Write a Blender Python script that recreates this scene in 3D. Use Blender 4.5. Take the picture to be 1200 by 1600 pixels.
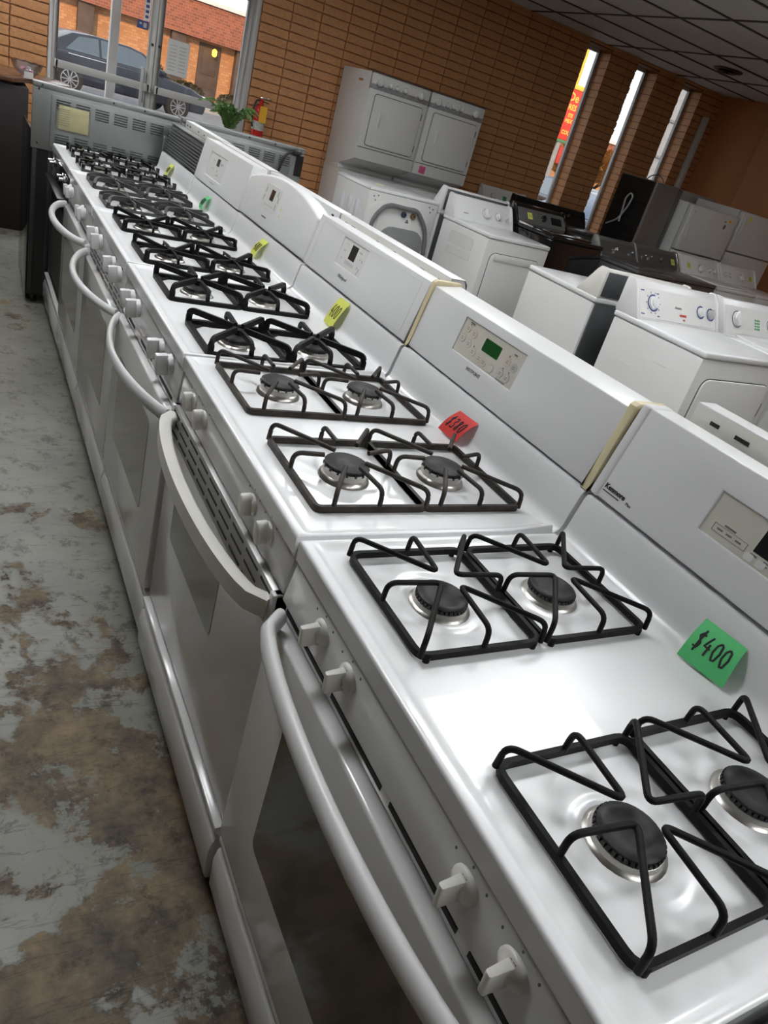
import bpy, bmesh, math, random
import numpy as np
from mathutils import Matrix, Vector
random.seed(7)
PI = math.pi
scene = bpy.context.scene
for o in list(bpy.data.objects):
    bpy.data.objects.remove(o, do_unlink=True)
C = scene.collection

# ------------------------------------------------------------------ camera
cam_d = bpy.data.cameras.new('camera')
cam_d.sensor_fit = 'VERTICAL'
cam_d.sensor_height = 36.0
cam_d.lens = 1142.8 / 1600.0 * 36.0
cam_d.clip_start = 0.02
cam_d.clip_end = 300
cam = bpy.data.objects.new('camera', cam_d)
cam.location = (-0.4579, -0.8616, 1.5015)
cam.rotation_euler = (1.07396, -0.26337, -0.46169)
C.objects.link(cam)
scene.camera = cam

# ------------------------------------------------------------------ sky, sun, exposure
world = bpy.data.worlds.new('sky')
scene.world = world
world.use_nodes = True
bg = world.node_tree.nodes['Background']
bg.inputs[0].default_value = (0.93, 0.95, 1.0, 1)
bg.inputs[1].default_value = 1.7
sun_d = bpy.data.lights.new('evening_sun', 'SUN')
sun_d.energy = 3.5
sun_d.color = (1.0, 0.60, 0.30)
sun_d.angle = 0.02
sun = bpy.data.objects.new('evening_sun', sun_d)
sun.rotation_euler = (math.radians(66), 0, math.radians(-28))   # low sun from behind the shop, onto the far facade
C.objects.link(sun)
scene.view_settings.view_transform = 'Standard'
scene.view_settings.look = 'None'
scene.view_settings.gamma = 1.0
scene.view_settings.use_curve_mapping = False
scene.view_settings.exposure = 0.06
LIGHT_STRENGTH = 17.0

# ------------------------------------------------------------------ materials
MATS = {}
def mat(name, col, rough=0.5, metal=0.0, var=0.0, vscale=8.0, bump=0.0, bscale=60.0, coat=0.0, emit=None, spec=0.5, trans=0.0, col2=None, vmin=0.35, vmax=0.65):
    if name in MATS: return MATS[name]
    m = bpy.data.materials.new(name); m.use_nodes = True
    nt = m.node_tree; b = nt.nodes['Principled BSDF']
    b.inputs['Base Color'].default_value = (*col, 1)
    b.inputs['Roughness'].default_value = rough
    b.inputs['Metallic'].default_value = metal
    b.inputs['Coat Weight'].default_value = coat
    b.inputs['Specular IOR Level'].default_value = spec
    b.inputs['Transmission Weight'].default_value = trans
    tc = nt.nodes.new('ShaderNodeTexCoord')
    nz = nt.nodes.new('ShaderNodeTexNoise'); nz.inputs['Scale'].default_value = vscale; nz.inputs['Detail'].default_value = 6
    nt.links.new(tc.outputs['Object'], nz.inputs['Vector'])
    if var > 0 or col2:
        r = nt.nodes.new('ShaderNodeValToRGB')
        c2 = col2 if col2 else tuple(max(0, c * (1 - var)) for c in col)
        r.color_ramp.elements[0].position = vmin; r.color_ramp.elements[0].color = (*c2, 1)
        r.color_ramp.elements[1].position = vmax; r.color_ramp.elements[1].color = (*col, 1)
        nt.links.new(nz.outputs['Fac'], r.inputs['Fac']); nt.links.new(r.outputs['Color'], b.inputs['Base Color'])
    if bump > 0:
        n2 = nt.nodes.new('ShaderNodeTexNoise'); n2.inputs['Scale'].default_value = bscale; n2.inputs['Detail'].default_value = 4
        nt.links.new(tc.outputs['Object'], n2.inputs['Vector'])
        bp = nt.nodes.new('ShaderNodeBump'); bp.inputs['Strength'].default_value = bump; bp.inputs['Distance'].default_value = 0.01
        nt.links.new(n2.outputs['Fac'], bp.inputs['Height']); nt.links.new(bp.outputs['Normal'], b.inputs['Normal'])
    if emit:
        b.inputs['Emission Color'].default_value = (*emit[0], 1); b.inputs['Emission Strength'].default_value = emit[1]
    MATS[name] = m
    return m

def glass_mat(name, tint, refl=0.12, rough=0.02):
    if name in MATS: return MATS[name]
    m = bpy.data.materials.new(name); m.use_nodes = True
    nt = m.node_tree; nt.nodes.remove(nt.nodes['Principled BSDF'])
    out = nt.nodes['Material Output']
    tr = nt.nodes.new('ShaderNodeBsdfTransparent'); tr.inputs[0].default_value = (*tint, 1)
    gl = nt.nodes.new('ShaderNodeBsdfGlossy'); gl.inputs['Roughness'].default_value = rough
    fr = nt.nodes.new('ShaderNodeLayerWeight'); fr.inputs[0].default_value = 0.5
    pw = nt.nodes.new('ShaderNodeMath'); pw.operation = 'POWER'; pw.inputs[1].default_value = 4.0
    mu = nt.nodes.new('ShaderNodeMath'); mu.operation = 'MULTIPLY_ADD'; mu.inputs[1].default_value = 0.6; mu.inputs[2].default_value = refl * 0.35
    mx = nt.nodes.new('ShaderNodeMixShader')
    nt.links.new(fr.outputs['Facing'], pw.inputs[0]); nt.links.new(pw.outputs[0], mu.inputs[0]); nt.links.new(mu.outputs[0], mx.inputs[0])
    nt.links.new(tr.outputs[0], mx.inputs[1]); nt.links.new(gl.outputs[0], mx.inputs[2])
    nt.links.new(mx.outputs[0], out.inputs['Surface'])
    MATS[name] = m
    return m

def floor_mat():
    m = bpy.data.materials.new('worn_painted_concrete'); m.use_nodes = True
    nt = m.node_tree; b = nt.nodes['Principled BSDF']; L = nt.links.new
    tc = nt.nodes.new('ShaderNodeTexCoord')
    def noise(scale, detail, rough=0.6, dist=0.0, sc=None):
        n = nt.nodes.new('ShaderNodeTexNoise'); n.inputs['Scale'].default_value = scale; n.inputs['Detail'].default_value = detail
        n.inputs['Roughness'].default_value = rough; n.inputs['Distortion'].default_value = dist
        if sc:
            mp = nt.nodes.new('ShaderNodeMapping'); mp.inputs['Scale'].default_value = sc; mp.inputs['Rotation'].default_value = (0, 0, 0.35)
            L(tc.outputs['Object'], mp.inputs['Vector']); L(mp.outputs['Vector'], n.inputs['Vector'])
        else: L(tc.outputs['Object'], n.inputs['Vector'])
        return n
    def ramp(src, p0, c0, p1, c1):
        r = nt.nodes.new('ShaderNodeValToRGB'); e = r.color_ramp.elements
        e[0].position = p0; e[0].color = (*c0, 1); e[1].position = p1; e[1].color = (*c1, 1); L(src, r.inputs['Fac']); return r
    def mix(a, bb, f, mode='MIX'):
        x = nt.nodes.new('ShaderNodeMixRGB'); x.blend_type = mode
        for s, i in ((a, 1), (bb, 2), (f, 0)):
            if isinstance(s, (tuple, float)): x.inputs[i].default_value = (*s, 1) if isinstance(s, tuple) else s
            else: L(s, x.inputs[i])
        return x
    paint = ramp(noise(3.0, 8).outputs['Fac'], 0.3, (0.150, 0.150, 0.126), 0.7, (0.232, 0.230, 0.198))
    bare = ramp(noise(7.0, 10, 0.7).outputs['Fac'], 0.36, (0.035, 0.026, 0.016), 0.66, (0.25, 0.18, 0.10))
    big = noise(1.5, 15, 0.74, 0.2)
    # paint is rubbed off more towards the near end of the aisle
    sep = nt.nodes.new('ShaderNodeSeparateXYZ'); L(tc.outputs['Object'], sep.inputs[0])
    ma = nt.nodes.new('ShaderNodeMath'); ma.operation = 'MULTIPLY_ADD'; ma.inputs[1].default_value = 0.055; ma.inputs[2].default_value = -0.03
    L(sep.outputs['Y'], ma.inputs[0])
    mn = nt.nodes.new('ShaderNodeMath'); mn.operation = 'MINIMUM'; mn.inputs[1].default_value = 0.12; L(ma.outputs[0], mn.inputs[0])
    ad = nt.nodes.new('ShaderNodeMath'); ad.operation = 'ADD'; L(big.outputs['Fac'], ad.inputs[0]); L(mn.outputs[0], ad.inputs[1])
    mask = ramp(ad.outputs[0], 0.488, (0, 0, 0), 0.505, (1, 1, 1))
    c = mix(bare.outputs[0], paint.outputs[0], mask.outputs[0])
    spk = ramp(noise(11.0, 15, 0.8, 0.2, (1.15, 1, 1)).outputs['Fac'], 0.405, (0.28, 0.24, 0.19), 0.47, (1, 1, 1))
    c = mix(c.outputs[0], spk.outputs[0], 0.75, 'MULTIPLY')
    scr = ramp(noise(2.3, 9, 0.55, 1.2, (0.5, 6, 1)).outputs['Fac'], 0.486, (1, 1, 1), 0.5, (1, 1, 1))
    e = scr.color_ramp.elements; x = e.new(0.493); x.color = (0.35, 0.32, 0.28, 1)
    c = mix(c.outputs[0], scr.outputs[0], 0.8, 'MULTIPLY')
    L(c.outputs[0], b.inputs['Base Color'])
    rr = ramp(mask.outputs[0], 0.0, (0.6, 0.6, 0.6), 1.0, (0.38, 0.38, 0.38)); L(rr.outputs[0], b.inputs['Roughness'])
    bp = nt.nodes.new('ShaderNodeBump'); bp.inputs['Strength'].default_value = 0.25; bp.inputs['Distance'].default_value = 0.004
    L(mask.outputs[0], bp.inputs['Height']); L(bp.outputs['Normal'], b.inputs['Normal'])
    return m

ENAMEL = mat('white_enamel', (0.79, 0.80, 0.805), 0.27, var=0.03, vscale=5, coat=0.25)
ENAMELF = mat('white_enamel_front', (0.74, 0.74, 0.735), 0.14, var=0.03, vscale=4, coat=0.3)
PLAST = mat('white_plastic', (0.77, 0.775, 0.775), 0.32, var=0.03, vscale=5)
PAINTW = mat('white_painted_steel', (0.70, 0.705, 0.69), 0.36, var=0.03, vscale=4)
CREAM = mat('yellowed_plastic', (0.74, 0.65, 0.42), 0.35, var=0.12, vscale=14)
CREAMH = mat('cream_plastic', (0.79, 0.775, 0.72), 0.32, var=0.04, vscale=10)
BEIGE = mat('beige_overlay', (0.62, 0.60, 0.52), 0.4, var=0.08, vscale=9)
PALE = mat('pale_overlay', (0.72, 0.72, 0.70), 0.4, var=0.03)
IRON = mat('black_iron', (0.010, 0.010, 0.010), 0.5, var=0.3, vscale=40, bump=0.08, bscale=300, spec=0.14)
IRONW = mat('worn_iron', (0.024, 0.022, 0.020), 0.5, col2=(0.055, 0.045, 0.038), vscale=30, spec=0.2)
CAP = mat('dark_burner_cap', (0.022, 0.022, 0.024), 0.45, col2=(0.07, 0.068, 0.065), vscale=30, vmin=.25, vmax=.6, spec=0.2)
ALU = mat('burner_aluminium', (0.55, 0.53, 0.49), 0.32, 1.0, var=0.15, vscale=25)
CHROME = mat('chrome', (0.75, 0.75, 0.75), 0.12, 1.0, var=0.05)
STEEL = mat('galvanised_steel', (0.36, 0.38, 0.37), 0.38, 0.75, var=0.12, vscale=6)
STEELD = mat('dark_galvanised_steel', (0.13, 0.14, 0.145), 0.5, 0.5, var=0.15, vscale=6)
FRAMEAL = mat('storefront_aluminium', (0.50, 0.495, 0.48), 0.5, 0.1, var=0.03)
BLACK = mat('black_plastic', (0.012, 0.012, 0.012), 0.35, var=0.2)
BLACKG = mat('black_gloss', (0.010, 0.010, 0.011), 0.12, var=0.2, coat=0.3)
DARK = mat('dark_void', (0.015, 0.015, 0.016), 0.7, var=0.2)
GREYA = mat('graphite_paint', (0.12, 0.118, 0.115), 0.3, 0.3, var=0.08)
GREYP = mat('graphite_panel', (0.16, 0.158, 0.155), 0.35, 0.3, var=0.08)
OVENW = mat('oven_window', (0.20, 0.19, 0.175), 0.12, var=0.06, coat=0.3)
OVENW1 = mat('oven_window_dark', (0.055, 0.05, 0.042), 0.10, var=0.15, coat=0.3)
OVENW2 = mat('oven_window_grey', (0.33, 0.325, 0.31), 0.12, var=0.06, coat=0.3)
INK = mat('black_ink', (0.02, 0.02, 0.02), 0.7, var=0.2)
INKG = mat('grey_print', (0.16, 0.16, 0.16), 0.6, var=0.1)
INKB = mat('blue_print', (0.05, 0.08, 0.25), 0.6, var=0.1)
INKR = mat('red_print', (0.55, 0.06, 0.04), 0.6, var=0.1)
PEACH = mat('peach_print', (0.66, 0.50, 0.40), 0.5, var=0.1)
GREYK = mat('grey_key', (0.50, 0.50, 0.48), 0.5, var=0.1)
DISPG = mat('green_display', (0.008, 0.05, 0.012), 0.15, var=0.3, emit=((0.02, 0.18, 0.03), 0.10))
NGREEN = mat('green_note_paper', (0.10, 0.58, 0.20), 0.7, var=0.05)
NRED = mat('red_note_paper', (0.72, 0.055, 0.05), 0.7, var=0.05)
NYEL = mat('yellow_note_paper', (0.72, 0.76, 0.14), 0.7, var=0.05)
NPINK = mat('pink_note_paper', (0.75, 0.12, 0.30), 0.7, var=0.05)
BRICK = mat('orange_painted_brick', (0.62, 0.30, 0.125), 0.55, var=0.14, vscale=5, bump=0.8, bscale=30)
MORTAR = mat('orange_painted_mortar', (0.26, 0.105, 0.036), 0.7, var=0.2, vscale=8, bump=0.3)
ORANGE = mat('orange_painted_plaster', (0.56, 0.235, 0.085), 0.6, var=0.06, vscale=2)
WALLO = mat('darkened_plaster', (0.17, 0.165, 0.155), 0.7, var=0.06, vscale=2)  # for the unseen left and back walls, darkened to cut bounce light
TILE = mat('ceiling_tile_fibre', (0.72, 0.70, 0.67), 0.85, var=0.08, vscale=25, bump=0.2, bscale=120)
TBAR = mat('dark_grid_bar', (0.07, 0.055, 0.045), 0.5, var=0.15)
WOOD = mat('brown_laminate', (0.16, 0.075, 0.042), 0.22, var=0.25, vscale=7)
WOODD = mat('dark_brown_laminate', (0.010, 0.005, 0.004), 0.5, var=0.3, vscale=7)
GLASS = glass_mat('window_glass', (0.93, 0.95, 0.95))
BOWLG = glass_mat('cut_glass', (0.86, 0.86, 0.89), 0.9, 0.08)
PLANT = mat('fern_green', (0.14, 0.28, 0.07), 0.5, var=0.45, vscale=12)
REDX = mat('extinguisher_red', (0.55, 0.02, 0.02), 0.25, var=0.08)
YTAG = mat('orange_tag', (0.90, 0.50, 0.03), 0.6, var=0.05)
PAPER = mat('white_paper', (0.72, 0.72, 0.70), 0.8, var=0.05)
MANUAL = mat('aged_booklet', (0.72, 0.66, 0.42), 0.5, var=0.2, vscale=18)
CLEARB = glass_mat('plastic_bag', (0.96, 0.96, 0.93), 0.10, 0.2)
HOSE = mat('grey_hose', (0.17, 0.17, 0.175), 0.45, var=0.1)
ASPHALT = mat('asphalt', (0.17, 0.175, 0.19), 0.8, var=0.25, vscale=3)
WALK = mat('sidewalk_concrete', (0.38, 0.38, 0.38), 0.85, var=0.15, vscale=4)
CARP = mat('dark_blue_car_paint', (0.014, 0.019, 0.034), 0.25, 0.0, var=0.05, coat=0.15)
CARG = mat('car_glass', (0.10, 0.13, 0.16), 0.08, 0.6, var=0.1, coat=0.6)
TYRE = mat('tyre_rubber', (0.02, 0.02, 0.02), 0.8, var=0.2)
def brick_tex(name, c1, c2, mo, scale):
    m = bpy.data.materials.new(name); m.use_nodes = True; nt = m.node_tree; b = nt.nodes['Principled BSDF']; b.inputs['Roughness'].default_value = .85
    tc = nt.nodes.new('ShaderNodeTexCoord'); mp = nt.nodes.new('ShaderNodeMapping'); mp.inputs['Rotation'].default_value = (PI / 2, 0, 0)
    br = nt.nodes.new('ShaderNodeTexBrick'); br.inputs['Scale'].default_value = scale
    for i, c in ((1, c1), (2, c2), (3, mo)): br.inputs[i].default_value = (*c, 1)
    br.inputs['Mortar Size'].default_value = .02
    nt.links.new(tc.outputs['Object'], mp.inputs['Vector']); nt.links.new(mp.outputs['Vector'], br.inputs['Vector']); nt.links.new(br.outputs['Color'], b.inputs['Base Color'])
    return m
FBRICK = brick_tex('red_facade_brick', (0.36, 0.12, 0.07), (0.22, 0.075, 0.05), (0.36, 0.20, 0.14), 2.6)
FLIGHT = brick_tex('tan_facade_brick', (0.62, 0.34, 0.17), (0.45, 0.22, 0.11), (0.40, 0.20, 0.10), 2.6)
FDARK = mat('brown_facade_wood', (0.11, 0.075, 0.06), 0.7, var=0.3, vscale=3)
POSTW = mat('white_post_paint', (0.75, 0.75, 0.74), 0.5, var=0.06)
BUSH = mat('hedge_green', (0.09, 0.08, 0.035), 0.7, var=0.5, vscale=6)
TREEO = mat('autumn_leaves', (0.62, 0.28, 0.07), 0.7, var=0.4, vscale=2)
SIGNR = mat('red_sign_face', (0.75, 0.06, 0.035), 0.4, var=0.06)
SIGNY = mat('yellow_sign_paint', (0.95, 0.62, 0.10), 0.4, var=0.05)
LAMPY = mat('lantern_glow', (0.9, 0.6, 0.1), 0.4, emit=((1.0, 0.62, 0.05), 3.0))
TAILR = mat('tail_light', (0.7, 0.03, 0.03), 0.3, emit=((1.0, 0.05, 0.03), 1.5))
DIFFUSER = mat('lamp_diffuser', (0.9, 0.9, 0.9), 0.5, emit=((0.97, 0.985, 1.0), LIGHT_STRENGTH))
FLOORM = floor_mat()

# ------------------------------------------------------------------ mesh helpers
class MB:
    def __init__(s): s.v = []; s.f = []
    def add(s, vs, fs):
        n = len(s.v); s.v += [tuple(p) for p in vs]; s.f += [tuple(i + n for i in f) for f in fs]; return s
    def box(s, x0, x1, y0, y1, z0, z1):
        vs = [(x, y, z) for z in (z0, z1) for y in (y0, y1) for x in (x0, x1)]
        return s.add(vs, [(0, 2, 3, 1), (4, 5, 7, 6), (0, 1, 5, 4), (1, 3, 7, 5), (3, 2, 6, 7), (2, 0, 4, 6)])
    def prism(s, poly, axis, a, b):
        n = len(poly)
        def P(p, t):
            u, w = p
            return {'y': (u, t, w), 'x': (t, u, w), 'z': (u, w, t)}[axis]
        vs = [P(p, a) for p in poly] + [P(p, b) for p in poly]
        fs = [tuple(range(n)), tuple(range(2 * n - 1, n - 1, -1))] + [(i, n + i, n + (i + 1) % n, (i + 1) % n) for i in range(n)]
        return s.add(vs, fs)
    def lathe(s, prof, c=(0, 0, 0), axis='z', n=24, caps=True):
        vs = []; fs = []
        for r, h in prof:
            for i in range(n):
                a = 2 * PI * i / n; u, w = r * math.cos(a), r * math.sin(a)
                p = {'z': (u, w, h), 'x': (h, u, w), 'y': (u, h, w)}[axis]
                vs.append((p[0] + c[0], p[1] + c[1], p[2] + c[2]))
        m = len(prof)
        for j in range(m - 1):
            for i in range(n):
                k = (i + 1) % n
                fs.append((j * n + i, j * n + k, (j + 1) * n + k, (j + 1) * n + i))
        if caps:
            fs.append(tuple(range(n - 1, -1, -1))); fs.append(tuple((m - 1) * n + i for i in range(n)))
        return s.add(vs, fs)
    def sweep(s, path, sec, closed=False, up=(0, 0, 1)):
        """sweep a closed 2-D section (side, up) along a path of 3-D points; sec may be a function of t"""
        P = [Vector(p) for p in path]; n = len(P); U = Vector(up)
        vs = []; fs = []; k = None; last = None
        for i in range(n):
            if closed: d0 = P[i] - P[i - 1]; d1 = P[(i + 1) % n] - P[i]
            else:
                d0 = P[i] - P[i - 1] if i else P[1] - P[0]
                d1 = P[i + 1] - P[i] if i < n - 1 else P[-1] - P[-2]
            T = (d0.normalized() + d1.normalized())
            if T.length < 1e-6: T = d1
            T.normalize()
            side = T.cross(U)
            if side.length < 0.15:
                side = last.copy() if last is not None else T.cross(Vector((1, 0.01, 0)))
                side = side - T * side.dot(T)
            side.normalize()
            if last is not None and side.dot(last) < -0.2 and not closed: side = -side
            last = side
            up2 = side.cross(T).normalized()
            c = sec(i / max(1, n - 1)) if callable(sec) else sec
            k = len(c)
            for a, b in c: vs.append(P[i] + side * a + up2 * b)
        rng = n if closed else n - 1
        for i in range(rng):
            j = (i + 1) % n
            for q in range(k):
                r = (q + 1) % k
                fs.append((i * k + q, i * k + r, j * k + r, j * k + q))
        if not closed:
            fs.append(tuple(range(k - 1, -1, -1))); fs.append(tuple((n - 1) * k + q for q in range(k)))
        return s.add(vs, fs)
    def tube(s, path, r, n=8, closed=False): return s.sweep(path, circ(r, r, n), closed)
    def mesh(s, name, bevel=0.0, seg=2, smooth=True, angle=35):
        me = bpy.data.meshes.new(name)
        me.from_pydata(s.v, [], s.f)
        bm = bmesh.new(); bm.from_mesh(me)
        bmesh.ops.remove_doubles(bm, verts=bm.verts, dist=1e-6)
        bmesh.ops.recalc_face_normals(bm, faces=bm.faces)
        if bevel > 0:
            ed = [e for e in bm.edges if len(e.link_faces) == 2 and e.calc_face_angle(0) > math.radians(28)]
            bmesh.ops.bevel(bm, geom=ed, offset=bevel, segments=seg, profile=0.5, affect='EDGES', clamp_overlap=True)
        bm.to_mesh(me); bm.free()
        if smooth:
            me.polygons.foreach_set('use_smooth', [True] * len(me.polygons))
            me.set_sharp_from_angle(angle=math.radians(angle))
        return me
    def build(s, name, m, parent=None, bevel=0.0, seg=2, smooth=True, angle=35, loc=None):
        return obj(name, s.mesh(name, bevel, seg, smooth, angle), m, parent, loc)

def circ(a, b, n=8): return [(a * math.cos(2 * PI * i / n), b * math.sin(2 * PI * i / n)) for i in range(n)]
def rect(a, b): return [(-a, -b), (a, -b), (a, b), (-a, b)]
def obj(name, me, m, parent=None, loc=None, rot=None):
    o = bpy.data.objects.new(name, me); C.objects.link(o)
    if m is not None and len(me.materials) == 0: me.materials.append(m)
    if parent: o.parent = parent
    if loc: o.location = loc
    if rot: o.rotation_euler = rot
    return o
def tag(o, label, cat, group=None, kind=None):
    if label: o['label'] = label
    if cat: o['category'] = cat
    if group: o['group'] = group
    if kind: o['kind'] = kind
    return o
def thing(name, label, cat, loc=(0, 0, 0), rz=0.0, group=None):
    o = bpy.data.objects.new(name, None); o.empty_display_size = 0.1; C.objects.link(o)
    o.location = loc; o.rotation_euler = (0, 0, rz)
    return tag(o, label, cat, group)
def struct(o): o['kind'] = 'structure'; return o
def fillet(path, r, n=4, closed=False):
    P = [Vector(p) for p in path]; out = []; N = len(P)
    for i in range(N):
        if not closed and i in (0, N - 1): out.append(P[i]); continue
        a = P[i - 1] - P[i]; b = P[(i + 1) % N] - P[i]
        d = min(r, a.length * 0.45, b.length * 0.45)
        p0 = P[i] + a.normalized() * d; p1 = P[i] + b.normalized() * d
        for k in range(n + 1):
            t = k / n; out.append(p0 * (1 - t) ** 2 + P[i] * 2 * t * (1 - t) + p1 * t * t)
    return out
_txt = {}
def text_mesh(body, size, bold=0.0, shear=0.0, ext=0.0003):
    key = (body, size, bold, shear)
    if key in _txt: return _txt[key]
    cu = bpy.data.curves.new('lettering', 'FONT'); cu.body = body; cu.size = size; cu.offset = bold; cu.shear = shear
    cu.extrude = ext; cu.resolution_u = 2; cu.align_x = 'CENTER'; cu.align_y = 'CENTER'
    t = bpy.data.objects.new('lettering', cu); C.objects.link(t)
    me = bpy.data.meshes.new_from_object(t)
    bpy.data.objects.remove(t); me.name = 'lettering'; _txt[key] = me
    return me
def frame_mx(o, u, v):
    u = Vector(u).normalized(); v = Vector(v); v = (v - u * v.dot(u)).normalized(); n = u.cross(v)
    return Matrix(((u.x, v.x, n.x, o[0]), (u.y, v.y, n.y, o[1]), (u.z, v.z, n.z, o[2]), (0, 0, 0, 1)))
def text(body, size, m, parent, o, u, v, bold=0.0, shear=0.0):
    t = obj('lettering', text_mesh(body, size, bold, shear).copy(), m, parent)
    t.data.materials.clear(); t.data.materials.append(m)
    t.matrix_local = frame_mx(o, u, v)
    return t
def flat(mb, polys, o, u, v, lift=0.0004, thick=0.0008):
    """thin printed shapes: polygons in (u, v) laid on a face"""
    M = frame_mx(o, u, v)
    for poly in polys:
        n = len(poly)
        vs = [M @ Vector((a, b, lift)) for a, b in poly] + [M @ Vector((a, b, lift - thick)) for a, b in poly]
        mb.add(vs, [tuple(range(n)), tuple(range(2 * n - 1, n - 1, -1))] + [(i, n + i, n + (i + 1) % n, (i + 1) % n) for i in range(n)])
    return mb
def rrect(cx, cy, w, h, r, n=4):
    r = min(r, w / 2 * 0.99, h / 2 * 0.99); out = []
    for sx, sy, a0 in ((1, 1, 0), (-1, 1, 90), (-1, -1, 180), (1, -1, 270)):
        for k in range(n + 1):
            a = math.radians(a0 + 90 * k / n); out.append((cx + sx * (w / 2 - r) + r * math.cos(a), cy + sy * (h / 2 - r) + r * math.sin(a)))
    return out
def ell(cx, cy, a, b, n=20): return [(cx + a * math.cos(2 * PI * i / n), cy + b * math.sin(2 * PI * i / n)) for i in range(n)]
def ring(mb, cx, cy, a, b, t, o, u, v, n=24, lift=0.0006):
    M = frame_mx(o, u, v); vs = []; fs = []
    for i in range(n):
        an = 2 * PI * i / n
        vs.append(M @ Vector((cx + a * math.cos(an), cy + b * math.sin(an), lift))); vs.append(M @ Vector((cx + (a - t) * math.cos(an), cy + (b - t) * math.sin(an), lift)))
    for i in range(n):
        j = (i + 1) % n; fs.append((2 * i, 2 * j, 2 * j + 1, 2 * i + 1))
    mb.add(vs, fs)
def copy_tree(o, parent=None):
    c = o.copy(); C.objects.link(c); c.parent = parent
    for ch in list(o.children): copy_tree(ch, c)
    return c

# ================================================================== SETTING
X0, X1, Y0, Y1, ZC = -3.4, 8.6, -3.6, 7.4, 2.92
YW = Y1 + 0.245
struct(MB().box(X0, X1, Y0, YW, -0.1, 0).build('floor', FLOORM))
WIN = [(6.08, 6.465), (6.915, 7.30), (7.785, 8.17)]
WZ0, WZ1 = 0.45, 2.885
DX0, DX1, DZ = 0.26, 2.12, 2.5
# far wall core (mortar colour) with its openings
wf = MB(); ym = Y1 + 0.011
wf.box(X0 - .2, DX0, ym, YW, -.1, 3.1); wf.box(DX0, DX1, ym, YW, DZ, 3.1)
xs = [DX1] + [v for w in WIN for v in w] + [X1 + .2]
for i in range(0, len(xs), 2): wf.box(xs[i], xs[i + 1], ym, YW, -.1, 3.1)
for a, b in WIN: wf.box(a, b, ym, YW, -.1, WZ0); wf.box(a, b, ym, YW, WZ1, 3.1)
wall_far = struct(wf.build('wall_far', MORTAR, smooth=False))
def brick_geo(w, h, d, rnd, nx=4, nz=2):
    """one rough-faced painted brick, back at y=0, face towards -y"""
    vs = []; fs = []
    for k in range(nz + 1):
        for i in range(nx + 1):
            e = (i in (0, nx)) or (k in (0, nz))
            vs.append((w * i / nx + (rnd.uniform(-.004, .004) if i in (0, nx) else 0), -d + (rnd.uniform(.002, .005) if e else rnd.uniform(-.003, .002)), h * k / nz + (rnd.uniform(-.002, .002) if k in (0, nz) else 0)))
    n = nx + 1
    for k in range(nz):
        for i in range(nx): fs.append((k * n + i, k * n + i + 1, (k + 1) * n + i + 1, (k + 1) * n + i))
    b = len(vs); vs += [(0, .004, 0), (w, .004, 0), (w, .004, h), (0, .004, h)]
    fs.append((b, b + 1) + tuple(range(nx, -1, -1)))
    fs.append((b + 2, b + 3) + tuple(nz * n + i for i in range(nx + 1)))
    fs.append((b + 3, b) + tuple(k * n for k in range(nz + 1)))
    fs.append((b + 1, b + 2) + tuple((nz - k) * n + nx for k in range(nz + 1)))
    return vs, fs
BW, BH = 0.305, 0.081
rb = random.Random(3)
brick_meshes = []
for i in range(10):
    m_ = MB().add(*brick_geo(BW - .010, BH - .012, .014, rb)).mesh('brick', angle=60); m_.materials.append(BRICK); brick_meshes.append(m_)
cells = []
def seg(xa, xb, z0, z1, start=None):
    nz0 = int(math.floor((z0 - 1.969) / BH)); z = 1.969 + nz0 * BH
    while z < z1 - .02:
        x = start if start is not None else xa
        while x < xb - .03:
            a, b = max(x, xa), min(x + BW, xb)
            if b - a > .04 and z + BH < z1 + .06: cells.append((a, b, z))
            x += BW
        z += BH
seg(-3.4, DX0, 0, ZC, -3.4); seg(DX0, DX1, DZ, ZC); seg(DX1, WIN[0][0], 0, ZC)
seg(WIN[0][1], WIN[1][0], 0, ZC); seg(WIN[1][1], WIN[2][0], 0, ZC); seg(WIN[2][1], X1, 0, ZC)
for a, b in WIN: seg(a, b, 0, WZ0)
def bkey(c):
    x, z = (c[0] + c[1]) / 2, c[2]
    vis = (2.05 < x < 6.0 and z > .98 + max(0, x - 3.0) * .12 and z < 2.05 + (x - 2.1) * .42) or (-.5 < x < .3 and .95 < z < 1.75)
    return ((x + .46) ** 2 + (z - 1.5) ** 2) + (0 if vis else 1000)
cells.sort(key=bkey)
rest = MB()
for i, (a, b, z) in enumerate(cells):
    if i < 300 and b - a > .15:
        o = obj('brick', brick_meshes[i % 10], BRICK, wall_far, (a + .0045, Y1 + .012, z + .0045))
        o.scale = ((b - a) / BW, 1, 1)
    else:
        vs, fs = brick_geo(b - a - .009 + rb.uniform(-.004, .012) * (b in (WIN[0][0], WIN[1][0], WIN[2][0])), BH - .012, .014, rb, 3, 2)
        rest.add([(v[0] + a + .0045, v[1] + Y1 + .012, v[2] + z + .0045) for v in vs], fs)
for (a, b) in WIN:          # bricks lining the deep reveals of the slit windows
    z = 1.969 + math.floor((WZ0 - 1.969) / BH) * BH
    while z < WZ1 - .05:
        vs, fs = brick_geo(.225, BH - .008, .010, rb, 2, 2)
        rest.add([(b + v[1] + .001, Y1 + .012 + v[0], z + v[2] + .004) for v in vs], fs)
        rest.add([(a - v[1] - .001 - rb.uniform(0, .006), Y1 + .237 - v[0], z + v[2] + .004) for v in vs], fs)
        z += BH
st = rest.build('brick_courses', BRICK, wall_far, angle=60); st['kind'] = 'stuff'
struct(MB().box(X1, X1 + .2, Y0, Y1 + .012, -.1, 3.1).build('wall_right', ORANGE))
struct(MB().box(X1 - .16, X1, Y0, 6.42, 0, ZC).build('trim_1', ORANGE, bevel=.004))
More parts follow.
